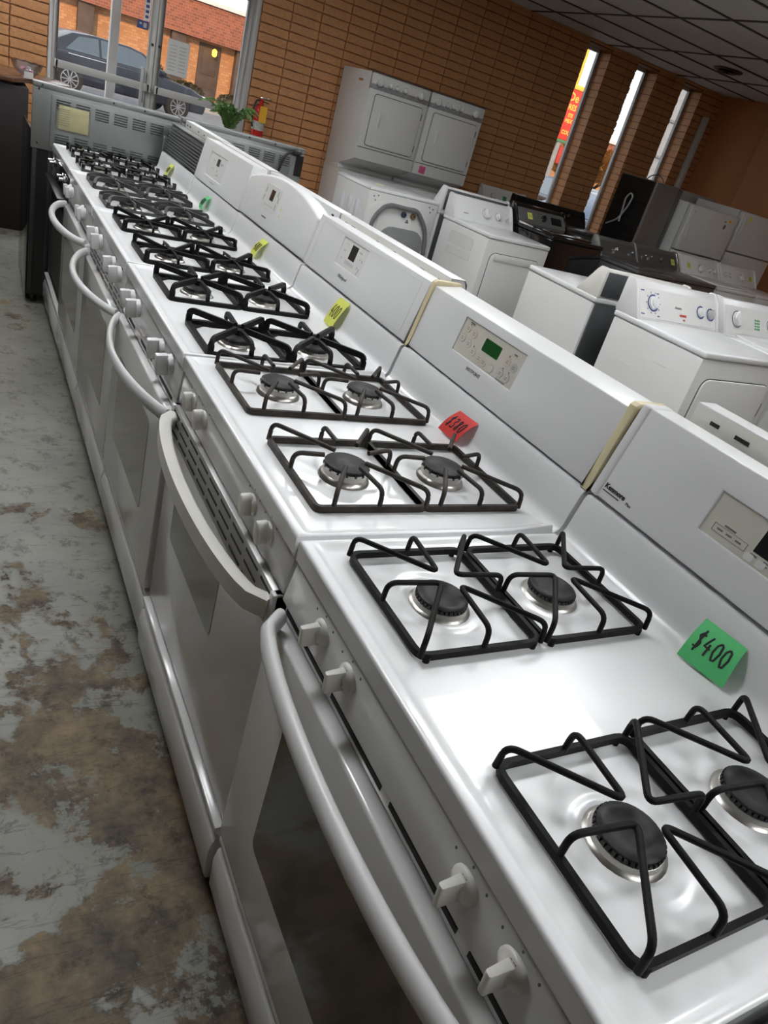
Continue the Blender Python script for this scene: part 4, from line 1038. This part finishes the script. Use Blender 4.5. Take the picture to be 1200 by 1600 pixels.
# nearest dryer: blue dial, red print
t, co, F, u, v = laundry('white dryer with blue ringed dial, nearest behind the stoves', (3.135, 1.885, 0), .045, W=.745, D=.66, H=.918, ch=.185, knobs=[(-.225, .52, .036, PLAST, INKB), (.205, .50, .026, PLAST, INKB), (.300, .48, .026, GREYK, INKB)], kr=.012, facem=PALE, group='white dryers and washers behind the stoves')
text('Amana', .022, INKG, co, F(-.005, .50, .0035), u, v, .0004, .25); g = MB(); flat(g, [[(-.03, -.008), (.03, -.008), (.03, .006), (-.03, .006)], [(0, -.03), (.018, -.03), (.018, -.02), (0, -.02)]], F(.04, .30, .003), u, v); g.build('red_print', INKR, co, smooth=False)['kind'] = 'stuff'
g = MB()
for a in range(10): flat(g, [[(.053, -.002), (.063, -.002), (.063, .002), (.053, .002)]], F(-.225, .52, .003), u * math.cos(a * .63) + v * math.sin(a * .63), v * math.cos(a * .63) - u * math.sin(a * .63))
for x, f, w in ((-.315, .84, .03), (-.315, .18, .03), (-.185, .80, .02), (-.18, .16, .02)): flat(g, [[(-w / 2, -.003), (w / 2, -.003), (w / 2, .003), (-w / 2, .003)]], F(x, f, .003), u, v)
g.build('dial_print', INKB, co, smooth=False)
# its neighbour
t, co, F, u, v = laundry('white washer with green stamped label, right of the blue dial dryer', (3.955, 1.94, 0), .045, W=.745, D=.66, H=.912, ch=.185, lid=True, knobs=[(-.22, .52, .045, PLAST, INKG), (.14, .50, .028, PLAST, INKG), (.27, .5, .028, PLAST, None)], facem=PALE, name='washing_machine', cat='washer', door=False, group='white dryers and washers behind the stoves')
g = MB()
for k in range(4):
    for j in range(3): flat(g, [[(-.028 + .02 * j, -.034 + .018 * k), (-.014 + .02 * j, -.034 + .018 * k), (-.014 + .02 * j, -.022 + .018 * k), (-.028 + .02 * j, -.022 + .018 * k)]], F(.0, .45, .003), u, v)
g.build('green_stamp', mat('green_print', (.06, .33, .10), .7, var=.1), co, smooth=False)
# dryer back to back with it
laundry('white dryer turned away, grey rear panel behind the blue dial dryer', (3.165, 2.755, 0), PI - .03, W=.72, D=.70, H=.92, ch=.165, knobs=kset(.72), group='white dryers and washers behind the stoves', lean=.12, thick=.07, conm=CREAMH)
# third white dryer further along
t, co, F, u, v = laundry('white dryer with two console knobs in front of the laundry towers', (3.555, 4.60, 0), .05, W=.67, D=.70, H=.918, ch=.175, knobs=[(.03, .52, .040, PLAST, GREYK), (.165, .5, .028, PLAST, GREYK), (.26, .42, .014, GREYK, None)], door_style='wide', group='white dryers and washers behind the stoves')
for zz in (.62, .72): MB().prism(rrect(0, zz + .06, .36, .10 if zz > .7 else .06, .02), 'x', -.337, -.3345).build('side_panel_pressing', PAINTW, t, bevel=.001, seg=1)
g = MB(); flat(g, [[(-.025, -.003), (.025, -.003), (.025, .003), (-.025, .003)]], F(-.2, .35, .003), u, v); g.build('badge_print', INKG, co, smooth=False)
laundry('white dryer turned away behind the two knob dryer, dark rear panel', (3.60, 5.39, 0), PI - .05, W=.69, D=.68, H=.925, ch=.195, knobs=kset(.69), group='white dryers and washers behind the stoves', lean=.13, thick=.07)
# black washer
t, co, F, u, v = laundry('glossy black top load washer with grey console and yellow sticker', (4.26, 4.70, 0), .10, W=.67, D=.64, H=1.005, ch=.145, body=BLACKG, topm=BLACKG, conm=BLACKG, facem=GREYP, knobs=[(.02, .5, .026, BLACKG, CHROME)], door=False, lid=True, name='washing_machine', cat='washer', note=NYEL, noteat=(-.16, .5), group='dark washers and dryers')
g = MB(); flat(g, [rrect(0, 0, .14, .07, .008)], F(.19, .5, .003), u, v, .001, .001); g.build('display', BLACKG, co)
MB().box(-.33, -.325, -.05, .2, .98, 1.02).build('side_trim', CHROME, t, bevel=.002)
# graphite and white pairs
def row_pos(k, w=.765): return (5.16 - .29 + w * (k) + .0, 4.35 + (w * k) * .135)
t, co, F, u, v = laundry('graphite washer between the black washer and the graphite dryer', (4.955, 4.33, 0), .12, W=.58, D=.62, H=.93, ch=.15, body=GREYA, topm=GREYA, conm=GREYP, facem=GREYA, endm=STEEL, knobs=[(-.05, .5, .018, CHROME, None), (.19, .5, .008, CHROME, None)], door=False, lid=True, name='washing_machine', cat='washer', group='dark washers and dryers')
t, co, F, u, v = laundry('graphite dryer with yellow sticker beside the two knobbed white washers', (5.62, 4.45, 0), .12, W=.73, D=.62, H=.93, ch=.15, body=GREYA, topm=GREYA, conm=GREYP, facem=GREYA, endm=CHROME, knobs=[(-.22, .5, .009, CHROME, None), (-.12, .5, .009, CHROME, None), (.05, .5, .022, GREYA, CHROME)], door=True, note=NYEL, noteat=(.26, .5), group='dark washers and dryers')
t, co, F, u, v = laundry('white washer with large dial left of two small knobs, yellow sticker at left', (6.40, 4.55, 0), .12, W=.74, D=.62, H=.92, ch=.165, knobs=[(.0, .5, .030, PLAST, CHROME), (.17, .5, .016, PLAST, CHROME), (.26, .5, .016, PLAST, CHROME)], door=False, lid=True, name='washing_machine', cat='washer', note=NYEL, noteat=(-.22, .55), group='white pair below the fridges')
t, co, F, u, v = laundry('white dryer with two small knobs left of a dial, yellow sticker at right', (7.17, 4.64, 0), .12, W=.74, D=.62, H=.92, ch=.165, knobs=[(-.28, .5, .016, PLAST, CHROME), (-.18, .5, .016, PLAST, CHROME), (.06, .5, .030, PLAST, CHROME)], note=NYEL, noteat=(.25, .55), group='white pair below the fridges')
# two dark machines further back
for k, (x, lab) in enumerate(((5.37, 'dark washer with curved console behind the black washer'), (5.94, 'dark dryer with curved console left of the black fridge'))):
    laundry(lab, (x, 6.32 + .03 * k, 0), .0, W=.56, D=.60, H=.96, ch=.165, body=GREYA, topm=GREYA, conm=BLACK, facem=BLACKG, knobs=[(0, .6, .016, GREYA, None)], door=bool(k), lid=not k, name='washing_machine' if not k else 'clothes_dryer', cat='washer' if not k else 'dryer', group='dark washers and dryers')
# washer at the wall
laundry('white washer with green sticker standing against the brick wall', (5.47, 7.03, 0), 0, W=.69, D=.66, H=.925, ch=.18, knobs=[(-.18, .5, .030, PLAST, INK), (.17, .45, .02, PLAST, INK), (.27, .4, .014, BLACK, None)], door=False, lid=True, facem=PALE, name='washing_machine', cat='washer', note=mat('green_print', (.06, .33, .10), .7, var=.1), noteat=(.0, .5), group='white dryers and washers behind the stoves')

# front loader seen from behind
t = thing('front_load_washer', 'white front load washer seen from behind with a grey drain hose', 'washer', (2.873, 5.417, 0), .021, group='white dryers and washers behind the stoves')
W, D, H = .70, .67, .978
for sx in (-1, 1):
    for sy in (-1, 1): MB().lathe([(.02, .02), (.02, 0)], (sx * .28, sy * .24, 0), n=12).build('foot', BLACK, t)
MB().box(-W / 2, W / 2, -D / 2, D / 2, .02, H - .03).build('cabinet', PAINTW, t, bevel=.010)
MB().prism([(-W / 2 - .003, H - .03), (W / 2 + .003, H - .03), (W / 2 - .01, H), (-W / 2 + .01, H)], 'y', -D / 2 - .004, D / 2 + .02).build('top_panel', ENAMEL, t, bevel=.008)
for k in range(3): MB().prism(rrect(-.16 + .15 * k, .70, .085, .30, .042), 'x', -W / 2 - .0015, -W / 2 + .004).build('side_pressing', mat('bright_side_pressing', (.76, .77, .80), .3, var=.03), t, bevel=.002)
rp = MB().prism(rrect(0, .50, W - .10, .76, .10), 'y', -D / 2 - .006, -D / 2 + .004).build('rear_panel', PAINTW, t, bevel=.004)
MB().prism(rrect(.05, .47, .46, .46, .12), 'y', -D / 2 - .016, -D / 2 - .004).build('service_cover', mat('grey_service_cover', (.28, .29, .29), .45, .2, var=.08), rp, bevel=.008, seg=3)
MB().prism(rrect(.06, .45, .32, .34, .09), 'y', -D / 2 - .021, -D / 2 - .014).build('cover_pressing', mat('grey_service_cover', (.28, .29, .29), .45, .2, var=.08), rp, bevel=.004, seg=3)
MB().tube(fillet([(-.29, -D / 2 - .022, .55), (-.27, -D / 2 - .03, .76), (-.17, -D / 2 - .035, .875), (.02, -D / 2 - .035, .868), (.13, -D / 2 - .035, .875), (.27, -D / 2 - .033, .73), (.31, -D / 2 - .024, .52)], .12, 7), .018, 10).build('drain_hose', HOSE, t)
MB().tube(fillet([(-.22, -D / 2 - .012, .50), (-.225, -D / 2 - .014, .80), (-.20, -D / 2 - .012, .86)], .03, 4), .005, 6).build('power_cord', PLAST, t)
for xx, m_ in ((.02, mat('blue_inlet', (.05, .07, .12), .4, var=.1)), (.115, mat('red_brown_inlet', (.22, .14, .08), .4, var=.1))): MB().lathe([(.026, 0), (.026, -.012), (.016, -.014), (.016, -.03), (.012, -.03), (.012, -.01)], (xx, -D / 2 - .004, .815), 'y', 18).build('water_inlet', m_, rp)
g = MB(); flat(g, [[(-.02, 0), (.02, 0), (.006, .03), (-.006, .03)]], (.07, -D / 2 - .006, .75), (1, 0, 0), (0, 0, 1)); g.build('warning_mark', INKG, rp, smooth=False)
for xx, zz in ((-.30, H - .07), (-.26, H - .06), (-.28, H - .10), (.30, H - .07), (.26, H - .06), (.28, H - .10)): MB().lathe([(.006, 0), (.006, -.004)], (xx, -D / 2, zz), 'y', 8).build('screw', STEELD, t)
g = MB(); flat(g, [[(-.04, -.03), (.035, -.035), (.04, .03), (-.03, .035)]], (-.12, -.05, H + .0005), (1, .2, 0), (-.2, 1, 0)); g.build('torn_label', NYEL, t, smooth=False)

# laundry towers against the wall
def tower(label, x, note):
    t = thing('laundry_tower', label, 'laundry tower', (x, 6.985, 0), 0, 'stacked laundry towers at the brick wall')
    W, D = .672, .74; yf = -D / 2
    MB().box(-W / 2, W / 2, yf, D / 2, .02, .90).build('washer_cabinet', PAINTW, t, bevel=.006)
    MB().box(-W / 2 + .002, W / 2 - .002, yf + .02, D / 2, .90, .912).build('washer_lid', PAINTW, t, bevel=.004)
    MB().box(-W / 2 + .004, W / 2 - .004, .0, D / 2, .912, 1.08).build('neck', PAINTW, t, bevel=.003)
    up = MB().prism([(yf + .0, 1.06), (yf, 1.84), (D / 2, 1.84), (D / 2, .95), (.02, .95)], 'x', -W / 2, W / 2).build('dryer_cabinet', PAINTW, t, bevel=.006)
    MB().box(-W / 2 + .002, W / 2 - .002, yf - .002, yf + .004, 1.168, 1.174).build('panel_seam', DARK, up, smooth=False)
    dr = MB().prism(rrect(.01, 1.43, .55, .46, .025), 'y', yf - .014, yf + .004).build('door', PAINTW, t, bevel=.005)
    MB().prism(rrect(.01, 1.43, .562, .472, .03), 'y', yf - .003, yf + .004).build('door_gap', STEELD, dr)
    MB().box(-.185, -.165, yf - .032, yf - .012, 1.38, 1.52).build('door_handle', PLAST, dr, bevel=.006)
    g = MB()
    for zz in (1.28, 1.58): g.box(.283, .295, yf - .010, yf - .002, zz - .03, zz + .03)
    g.build('hinge', STEELD, dr)
    cp = MB().prism([(yf - .006, 1.70), (yf + .012, 1.825), (yf + .03, 1.835), (yf + .03, 1.69)], 'x', -W / 2 - .004, W / 2 + .004).build('control_panel', mat('mottled_grey_panel', (.34, .35, .35), .35, .2, var=.25, vscale=30), t, bevel=.003)
    MB().box(-W / 2 - .004, W / 2 + .004, yf + .0, yf + .03, 1.83, 1.845).build('top_trim', STEELD, cp, bevel=.002)
    u = Vector((1, 0, 0)); v = Vector((0, .018, .125)).normalized()
    for x_, r in ((-.24, .036), (-.125, .023), (-.045, .023), (.045, .023), (.235, .036)): knob_round(cp, (x_, yf + .002, 1.765), u, v, r, PLAST, .03, STEELD, .008)
    if note:
        g = MB(); flat(g, [[(-.04, -.035), (.035, -.04), (.04, .03), (-.035, .035)]], (-.23, yf - .003, 1.115), (1, 0, 0), (0, 0, 1), .001, .001); g.build('price_sticker', NPINK, t, smooth=False)
    else:
        g = MB(); flat(g, [[(-.05, 0), (.05, 0), (.05, .02), (-.05, .02)]], (-W / 2 - .0005, -.12, 1.74), (0, -1, 0), (0, 0, 1), .001, .001); g.build('warning_label', mat('amber_label', (.55, .25, .03), .6, var=.2), t, smooth=False)
    for k in range(2):
        for sy in (-1, 1): MB().lathe([(.016, .02), (.016, 0)], ((k * 2 - 1) * .28, sy * .3, 0), n=10).build('foot', BLACK, t)
tower('stacked washer dryer tower nearer the door, amber label on its side', 3.385, False)
tower('stacked washer dryer tower farther from the door with pink sticker', 4.075, True)

# ================================================================== FRIDGES
def fridge(label, loc, W, D, H, split, m, rz=0.0, logo=None):
    t = thing('refrigerator', label, 'refrigerator', loc, rz, 'fridges in the right corner')
    MB().box(-W / 2, W / 2, -D / 2 + .07, D / 2, .03, H).build('cabinet', m, t, bevel=.006)
    for z0, z1, nm in ((.08, split - .006, 'fridge_door'), (split + .006, H - .004, 'freezer_door')):
        d = MB().box(-W / 2 + .002, W / 2 - .002, -D / 2, -D / 2 + .062, z0, z1).build(nm, m, t, bevel=.012, seg=3)
        h = MB().sweep(fillet([(-W / 2 + .05, -D / 2, (z1 - .06) if nm == 'fridge_door' else z0 + .06), (-W / 2 + .05, -D / 2 - .018, (z1 - .08) if nm == 'fridge_door' else z0 + .08), (-W / 2 + .05, -D / 2 - .018, (z1 - .42) if nm == 'fridge_door' else z1 - .08), (-W / 2 + .05, -D / 2, (z1 - .44) if nm == 'fridge_door' else z1 - .06)], .02, 4), rect(.012, .009))
        h.build('handle', m, d, bevel=.002)
        MB().box(-W / 2 + .006, W / 2 - .006, -D / 2 + .061, -D / 2 + .071, z0 + .006, z1 - .006).build('gasket', GREYK, d)
    MB().box(-W / 2 + .02, W / 2 - .02, -D / 2 + .08, -D / 2 + .10, .0, .08).build('kick_grille', DARK, t)
    for sx in (-1, 1): MB().lathe([(.02, -.02), (.02, .02)], (sx * (W / 2 - .06), D / 2 - .08, .02), 'x', 12).build('roller', BLACK, t)
    if logo:
        for (x, z, w, h, m_) in logo:
            g = MB(); flat(g, [ell(x, z, w, h, 14)], (0, -D / 2, 0), (1, 0, 0), (0, 0, 1), .001, .001); g.build('sticker', m_, t, smooth=False)
    return t
fridge('white fridge with small round stickers, left of the tallest white fridge', (6.80, 5.56, 0), .80, .70, 1.565, 1.08, PAINTW, logo=[(.27, 1.50, .025, .016, YTAG), (.20, 1.485, .02, .006, INKG), (.215, 1.43, .022, .026, INKG)])
fridge('white fridge at the right edge with yellow round sticker on its freezer', (7.68, 5.60, 0), .82, .72, 1.645, 1.20, PAINTW, logo=[(-.26, 1.58, .03, .028, NYEL)])
fridge('grey fridge in the far corner behind the white fridges', (7.33, 6.40, 0), .78, .70, 1.68, 1.15, mat('grey_fridge_paint', (.40, .37, .34), .4, var=.06))
t = thing('refrigerator', 'black fridge turned around with a grey cord looped on its back', 'refrigerator', (6.17, 5.68, 0), -PI / 2, 'fridges in the right corner')
W, D, H = .56, .42, 1.66
MB().box(-W / 2, W / 2, -D / 2 + .01, D / 2 - .06, .03, H).build('cabinet', mat('grey_brown_paint', (.17, .145, .125), .4, var=.06), t, bevel=.004)
MB().box(-W / 2 + .012, W / 2 - .012, -D / 2 + .002, -D / 2 + .012, .03, H - .01).build('back_sheet', BLACK, t)
MB().box(-W / 2, W / 2, D / 2 - .055, D / 2, .06, H).build('door', GREYA, t, bevel=.01)
MB().box(W / 2 - .02, W / 2 + .004, -D / 2, -D / 2 + .02, .05, H).build('edge_strip', STEEL, t, bevel=.002)
cb = MB()
for k in range(14): cb.tube([(-W / 2 + .05, -D / 2 - .008, .45 + .075 * k), (W / 2 - .06, -D / 2 - .008, .45 + .075 * k)], .004, 6)
cb.build('condenser_coil', BLACK, t)
MB().box(-W / 2 + .04, W / 2 - .04, -D / 2 - .02, -D / 2 + .1, .06, .36).build('compressor_bay', DARK, t)
MB().tube(fillet([(-.21, -D / 2 - .02, 1.12), (-.05, -D / 2 - .03, 1.20), (.03, -D / 2 - .035, 1.34), (.05, -D / 2 - .03, 1.46), (.0, -D / 2 - .03, 1.49), (-.05, -D / 2 - .03, 1.43), (-.03, -D / 2 - .03, 1.30), (-.02, -D / 2 - .03, 1.18)], .05, 6), .010, 8).build('power_cord', mat('pale_cord', (.45, .45, .44), .5, var=.1), t)
MB().tube(fillet([(-.1, 0, H), (-.05, 0, H + .05), (.05, 0, H + .07), (.12, 0, H + .05), (.15, .02, H)], .04, 5), .006, 8).build('loose_wire', HOSE, t)

# ================================================================== OUTSIDE
struct(MB().box(-40, 70, YW + 3.0, 90, -.3, -.12).build('street', ASPHALT))
struct(MB().box(-40, 70, YW, YW + 3.0, -.3, -.02).build('sidewalk', WALK))
struct(MB().box(-40, 70, 29.5, 34, -.3, 0.0).build('far_sidewalk', WALK))
t = thing('porch_post', 'white square post standing outside the glass door', 'post', (.985, 8.6, -.02))
MB().box(-.045, .045, -.045, .045, 0, 3.2).build('shaft', POSTW, t, bevel=.006); MB().box(-.075, .075, -.075, .075, 0, .12).build('base', POSTW, t, bevel=.006); MB().box(-.075, .075, -.075, .075, 3.05, 3.2).build('capital', POSTW, t, bevel=.006)

def car(label, loc, rz, paint, L=4.6, H=1.42, tail=False):
    t = thing('car', label, 'car', loc, rz)
    hw = .9
    low = [(-L / 2, .35), (-L / 2 - .02, .62), (-L / 2 + .05, .92), (-1.1, .98), (.7, .98), (L / 2 - .5, .86), (L / 2 - .08, .72), (L / 2, .5), (L / 2 - .05, .28), (-L / 2 + .1, .28)]
    vs = []; n = len(low)
    for y, k in ((-hw, .97), (-hw * 1.0, 1.0), (hw, 1.0), (hw, .97)): pass
    MB().prism(low, 'y', -hw, hw).build('body', paint, t, bevel=.07, seg=4, angle=50)
    roof = [(-L / 2 + .12, .93), (-1.35, 1.36), (-.8, H), (.1, H), (.45, 1.36), (1.25, .95)]
    g = MB(); m = len(roof); vs = []
    for s in (-1, 1):
        for x, z in roof: vs.append((x, s * (hw - .04 - (z - .93) * .42), z))
    fs = [tuple(range(m)), tuple(range(2 * m - 1, m - 1, -1))] + [(i, m + i, m + (i + 1) % m, (i + 1) % m) for i in range(m)]
    g.add(vs, fs).build('cabin', paint, t, bevel=.03, seg=3, angle=50)
    for s in (-1, 1):
        off = lambda z: s * (hw - .04 - (z - .93) * .42 + .006)
        for poly, nm in (([(-1.55, .99), (-1.2, 1.32), (-.72, 1.37), (-.72, .99)], 'rear_window'), ([(-.66, .99), (-.66, 1.375), (.05, 1.375), (.38, 1.33), (.98, .99)], 'front_window')):
            g = MB(); k = len(poly); g.add([(x, off(z), z) for x, z in poly] + [(x, off(z) - s * .02, z) for x, z in poly], [tuple(range(k)), tuple(range(2 * k - 1, k - 1, -1))] + [(i, k + i, k + (i + 1) % k, (i + 1) % k) for i in range(k)])
            g.build(nm, CARG, t, smooth=False)
        MB().box(.85, 1.02, s * (hw + .02) - .06, s * (hw + .02) + .06, .98, 1.10).build('wing_mirror', paint, t, bevel=.03)
        MB().box(-1.5, 1.0, s * hw - .006, s * hw + .006, .90, .915).build('belt_trim', CHROME, t)
        for x0 in (-.45, .6): MB().box(x0 - .1, x0 + .1, s * hw - .02, s * hw + .02, .80, .83).build('door_handle', CHROME, t, bevel=.008)
        for x0 in (-L / 2 + .85, L / 2 - .85):
            w = MB().lathe([(.22, -.11), (.33, -.11), (.34, -.08), (.34, .08), (.33, .11), (.22, .11)], (x0, s * (hw - .08), .34), 'y', 28).build('wheel', TYRE, t)
            r = MB().lathe([(.225, s * .112), (.225, s * .118), (.20, s * .118), (.20, s * .10)], (x0, s * (hw - .08), .34), 'y', 28, caps=False)
            for k in range(10):
                a = 2 * PI * k / 10; c, sn = math.cos(a), math.sin(a); yv = s * (hw - .08) + s * .112
                r.sweep([(x0 + c * .03, yv, .34 + sn * .03), (x0 + c * .21, yv, .34 + sn * .21)], rect(.014, .008), up=(0, 1, 0))
            r.lathe([(.05, s * .11), (.05, s * .122)], (x0, s * (hw - .08), .34), 'y', 14)
            r.build('alloy_rim', CHROME, w)
    MB().box(L / 2 - .22, L / 2 - .02, -.85, -.55, .62, .74).build('headlight', PALE, t, bevel=.03); MB().box(L / 2 - .22, L / 2 - .02, .55, .85, .62, .74).build('headlight', PALE, t, bevel=.03)
    for s in (-1, 1): MB().box(-L / 2 - .025, -L / 2 + .12, s * .70 - .16, s * .70 + .16, .72, .88).build('tail_lamp', TAILR if tail else REDX, t, bevel=.03)
    return t
car('dark blue car parked across the street beyond the glass door', (3.25, 22.9, -.12), math.radians(12), CARP, L=4.6, H=1.42)
car('dark car with red tail lights beyond the first slit window', (13.2, 15.2, -.12), math.radians(75), CARP, tail=True)
car('blue grey car beyond the second slit window', (12.3, 11.6, -.12), 0, mat('blue_grey_paint', (.10, .14, .22), .2, .4, var=.05))
# brick building across the street
t = thing('brick_building', 'low brick building across the street with red upper band', 'building', (8, 34.2, 0))
MB().box(-14, 26, 0, 8, 0, 2.2).build('lower_wall', FLIGHT, t, smooth=False)
MB().box(-14.2, 26.2, -.5, 8.2, 2.2, 3.42).build('upper_band', FBRICK, t, smooth=False)
MB().box(-14.3, 26.3, -.6, 8.3, 3.42, 3.56).build('roof_edge', POSTW, t, smooth=False)
for x in (-13, -7.6, -4.2, -.75, 1.9, 4.5, 7.5): MB().box(x - .28, x + .28, -.38, 0, 0, 2.2).build('pilaster', FDARK, t, bevel=.01)
dd = MB().box(.15, 1.05, -.06, .05, 0.05, 2.1).build('entrance_door', FDARK, t, bevel=.01)
MB().box(.3, .9, -.08, -.05, 1.0, 1.9).build('door_panel', FDARK, dd, bevel=.01)
ln = MB().lathe([(.05, 0), (.10, .06), (.10, .22), (.04, .28)], (.72, -.30, 1.72), n=10).build('lantern', LAMPY, t)
MB().box(.70, .74, -.30, 0, 1.98, 2.02).build('lantern_bracket', BLACK, t)
for xa, xb in ((-6.6, -5.2), (-12, -9), (2.5, 3.9), (5.2, 6.8)):
    w = MB().box(xa, xb, -.04, .03, .7, 1.9).build('window', FDARK, t, smooth=False); MB().box(xa + .08, xb - .08, -.06, -.03, .78, 1.82).build('pane', CARG, w, smooth=False)
def shrub(label, loc, rx, ry, rz, m, n, leaf, seed, name='shrub', trunk=0):
    r = random.Random(seed); t = thing(name, label, 'shrub' if not trunk else 'tree', loc)
    g = MB()
    for k in range(n):
        a = r.uniform(0, 2 * PI); b = math.acos(r.uniform(-.7, 1)); q = r.uniform(.55, 1) ** .5
        c = Vector((rx * q * math.sin(b) * math.cos(a), ry * q * math.sin(b) * math.sin(a), trunk + rz * (1 if trunk == 0 else 1) * (.7 + .75 * q * math.cos(b))))
        d = Vector((r.uniform(-1, 1), r.uniform(-1, 1), r.uniform(-1, 1))).normalized(); e = d.cross(Vector((.3, .5, .8))).normalized(); L_ = leaf * r.uniform(.6, 1.3)
        g.add([c - d * L_, c + e * L_ * .4, c + d * L_, c - e * L_ * .4], [(0, 1, 2), (0, 2, 3)])
    o = g.build('foliage', m, t, smooth=False); o['kind'] = 'stuff'
    s = MB()
    if trunk:
        s.tube([(0, 0, 0), (.05, .02, trunk * .6), (0, 0, trunk + rz)], .12, 8)
        for k in range(6): a = k * 1.05; s.tube([(0, 0, trunk * .8), (math.cos(a) * rx * .4, math.sin(a) * ry * .4, trunk + rz * .6), (math.cos(a) * rx * .8, math.sin(a) * ry * .8, trunk + rz * .9)], .04, 6)
    else:
        for k in range(5): a = k * 1.26; s.tube([(0, 0, 0), (math.cos(a) * rx * .5, math.sin(a) * ry * .5, rz * .8)], .02, 6)
    s.build('branches', FDARK, t)
for k, (x, y, sx, sz, lab) in enumerate(((5.6, 31.6, .8, .75, 'brown hedge bush behind the bonnet of the parked car'), (7.4, 32.2, .7, .42, 'low bush left of the entrance door across the street'), (9.4, 32.2, .8, .42, 'low bush right of the entrance door across the street'))):
    shrub(lab, (x, y, 0), sx, .6, sz, BUSH, 900, .10, 20 + k)
shrub('orange autumn tree seen through the second slit window', (22.4, 25, -.1), 2.2, 2.0, 1.0, TREEO, 4500, .16, 31, 'autumn_tree', 1.3)
# shop sign on poles beyond the first slit window
t = thing('shop_sign', 'red and yellow shop sign on a pole beyond the first slit window', 'sign', (14.75, 18, -.12))
MB().box(-.9, .9, -.10, .10, 2.36, 3.62).build('sign_board', SIGNR, t, bevel=.02)
MB().box(-.95, .95, -.12, .12, 3.62, 3.74).build('sign_cap', SIGNY, t, bevel=.02)
MB().box(-.92, .92, -.11, .11, 2.28, 2.36).build('green_rail', mat('green_sign_rail', (.10, .25, .12), .5, var=.1), t, bevel=.01)
MB().box(-.32, -.20, -.1, .1, 0, 2.28).build('pole', mat('grey_pole', (.35, .35, .35), .5, .3, var=.1), t, bevel=.01); MB().box(.62, .74, -.1, .1, 0, 2.28).build('pole', mat('grey_pole', (.35, .35, .35), .5, .3, var=.1), t, bevel=.01)
for body, sz, x, z, m_ in (('De', .30, -.27, 3.42, SIGNY), ('RES', .19, -.22, 3.18, SIGNY), ('ITE', .13, -.20, 2.98, SIGNY), ('MEX', .13, -.20, 2.84, SIGNY), ('COU', .14, -.17, 2.55, SIGNY)):
    text(body, sz, m_, t, (x, -.104, z), (1, 0, 0), (0, 0, 1), .006)
MB().box(-.12, .4, -.04, .04, 1.75, 2.2).build('lower_panel', INKR, t, bevel=.01)
t = thing('street_building', 'pale grey building beyond the third slit window', 'building', (22.3, 16, -.12))
MB().box(-6, 10, 0, 1.2, 0, 9).build('wall', mat('pale_grey_render', (.30, .33, .37), .8, var=.1), t, smooth=False)
for k in range(8): MB().box(-6.03, 10.03, -.05, 0, .9 * k + .8, .9 * k + .86).build('siding_joint', mat('grey_joint', (.2, .22, .25), .8, var=.1), t, smooth=False)
t = thing('yellow_awning_post', 'yellow post beside the red shop sign', 'post', (14.83, 18.5, -.12))
MB().box(-.06, .06, -.06, .06, 0, 5.2).build('shaft', SIGNY, t, bevel=.01); MB().box(-.1, .1, -.1, .1, 0, .1).build('base', SIGNY, t, bevel=.01)
# roof of the shop: keeps daylight out above the ceiling
struct(MB().box(X0 - .4, X1 + .4, Y0 - .4, YW + .05, 3.1, 3.35).build('roof', WALK))
struct(MB().box(5.2, X1 + .4, YW, YW + 1.3, 3.1, 3.3).build('canopy', WALK))

# small print and slots that cannot be picked apart singly
for o in bpy.data.objects:
    if o.name.split('.')[0] in ('panel_print', 'flange_slot', 'vent_slots', 'louvers', 'print', 'knob_print', 'handwriting', 'key_outline', 'raised_border', 'dial_print', 'green_stamp', 'flame_ring', 'badge_rule', 'small_label', 'condenser_coil', 'bracket_hole', 'stems', 'branches', 'hinge'): o['kind'] = 'stuff'
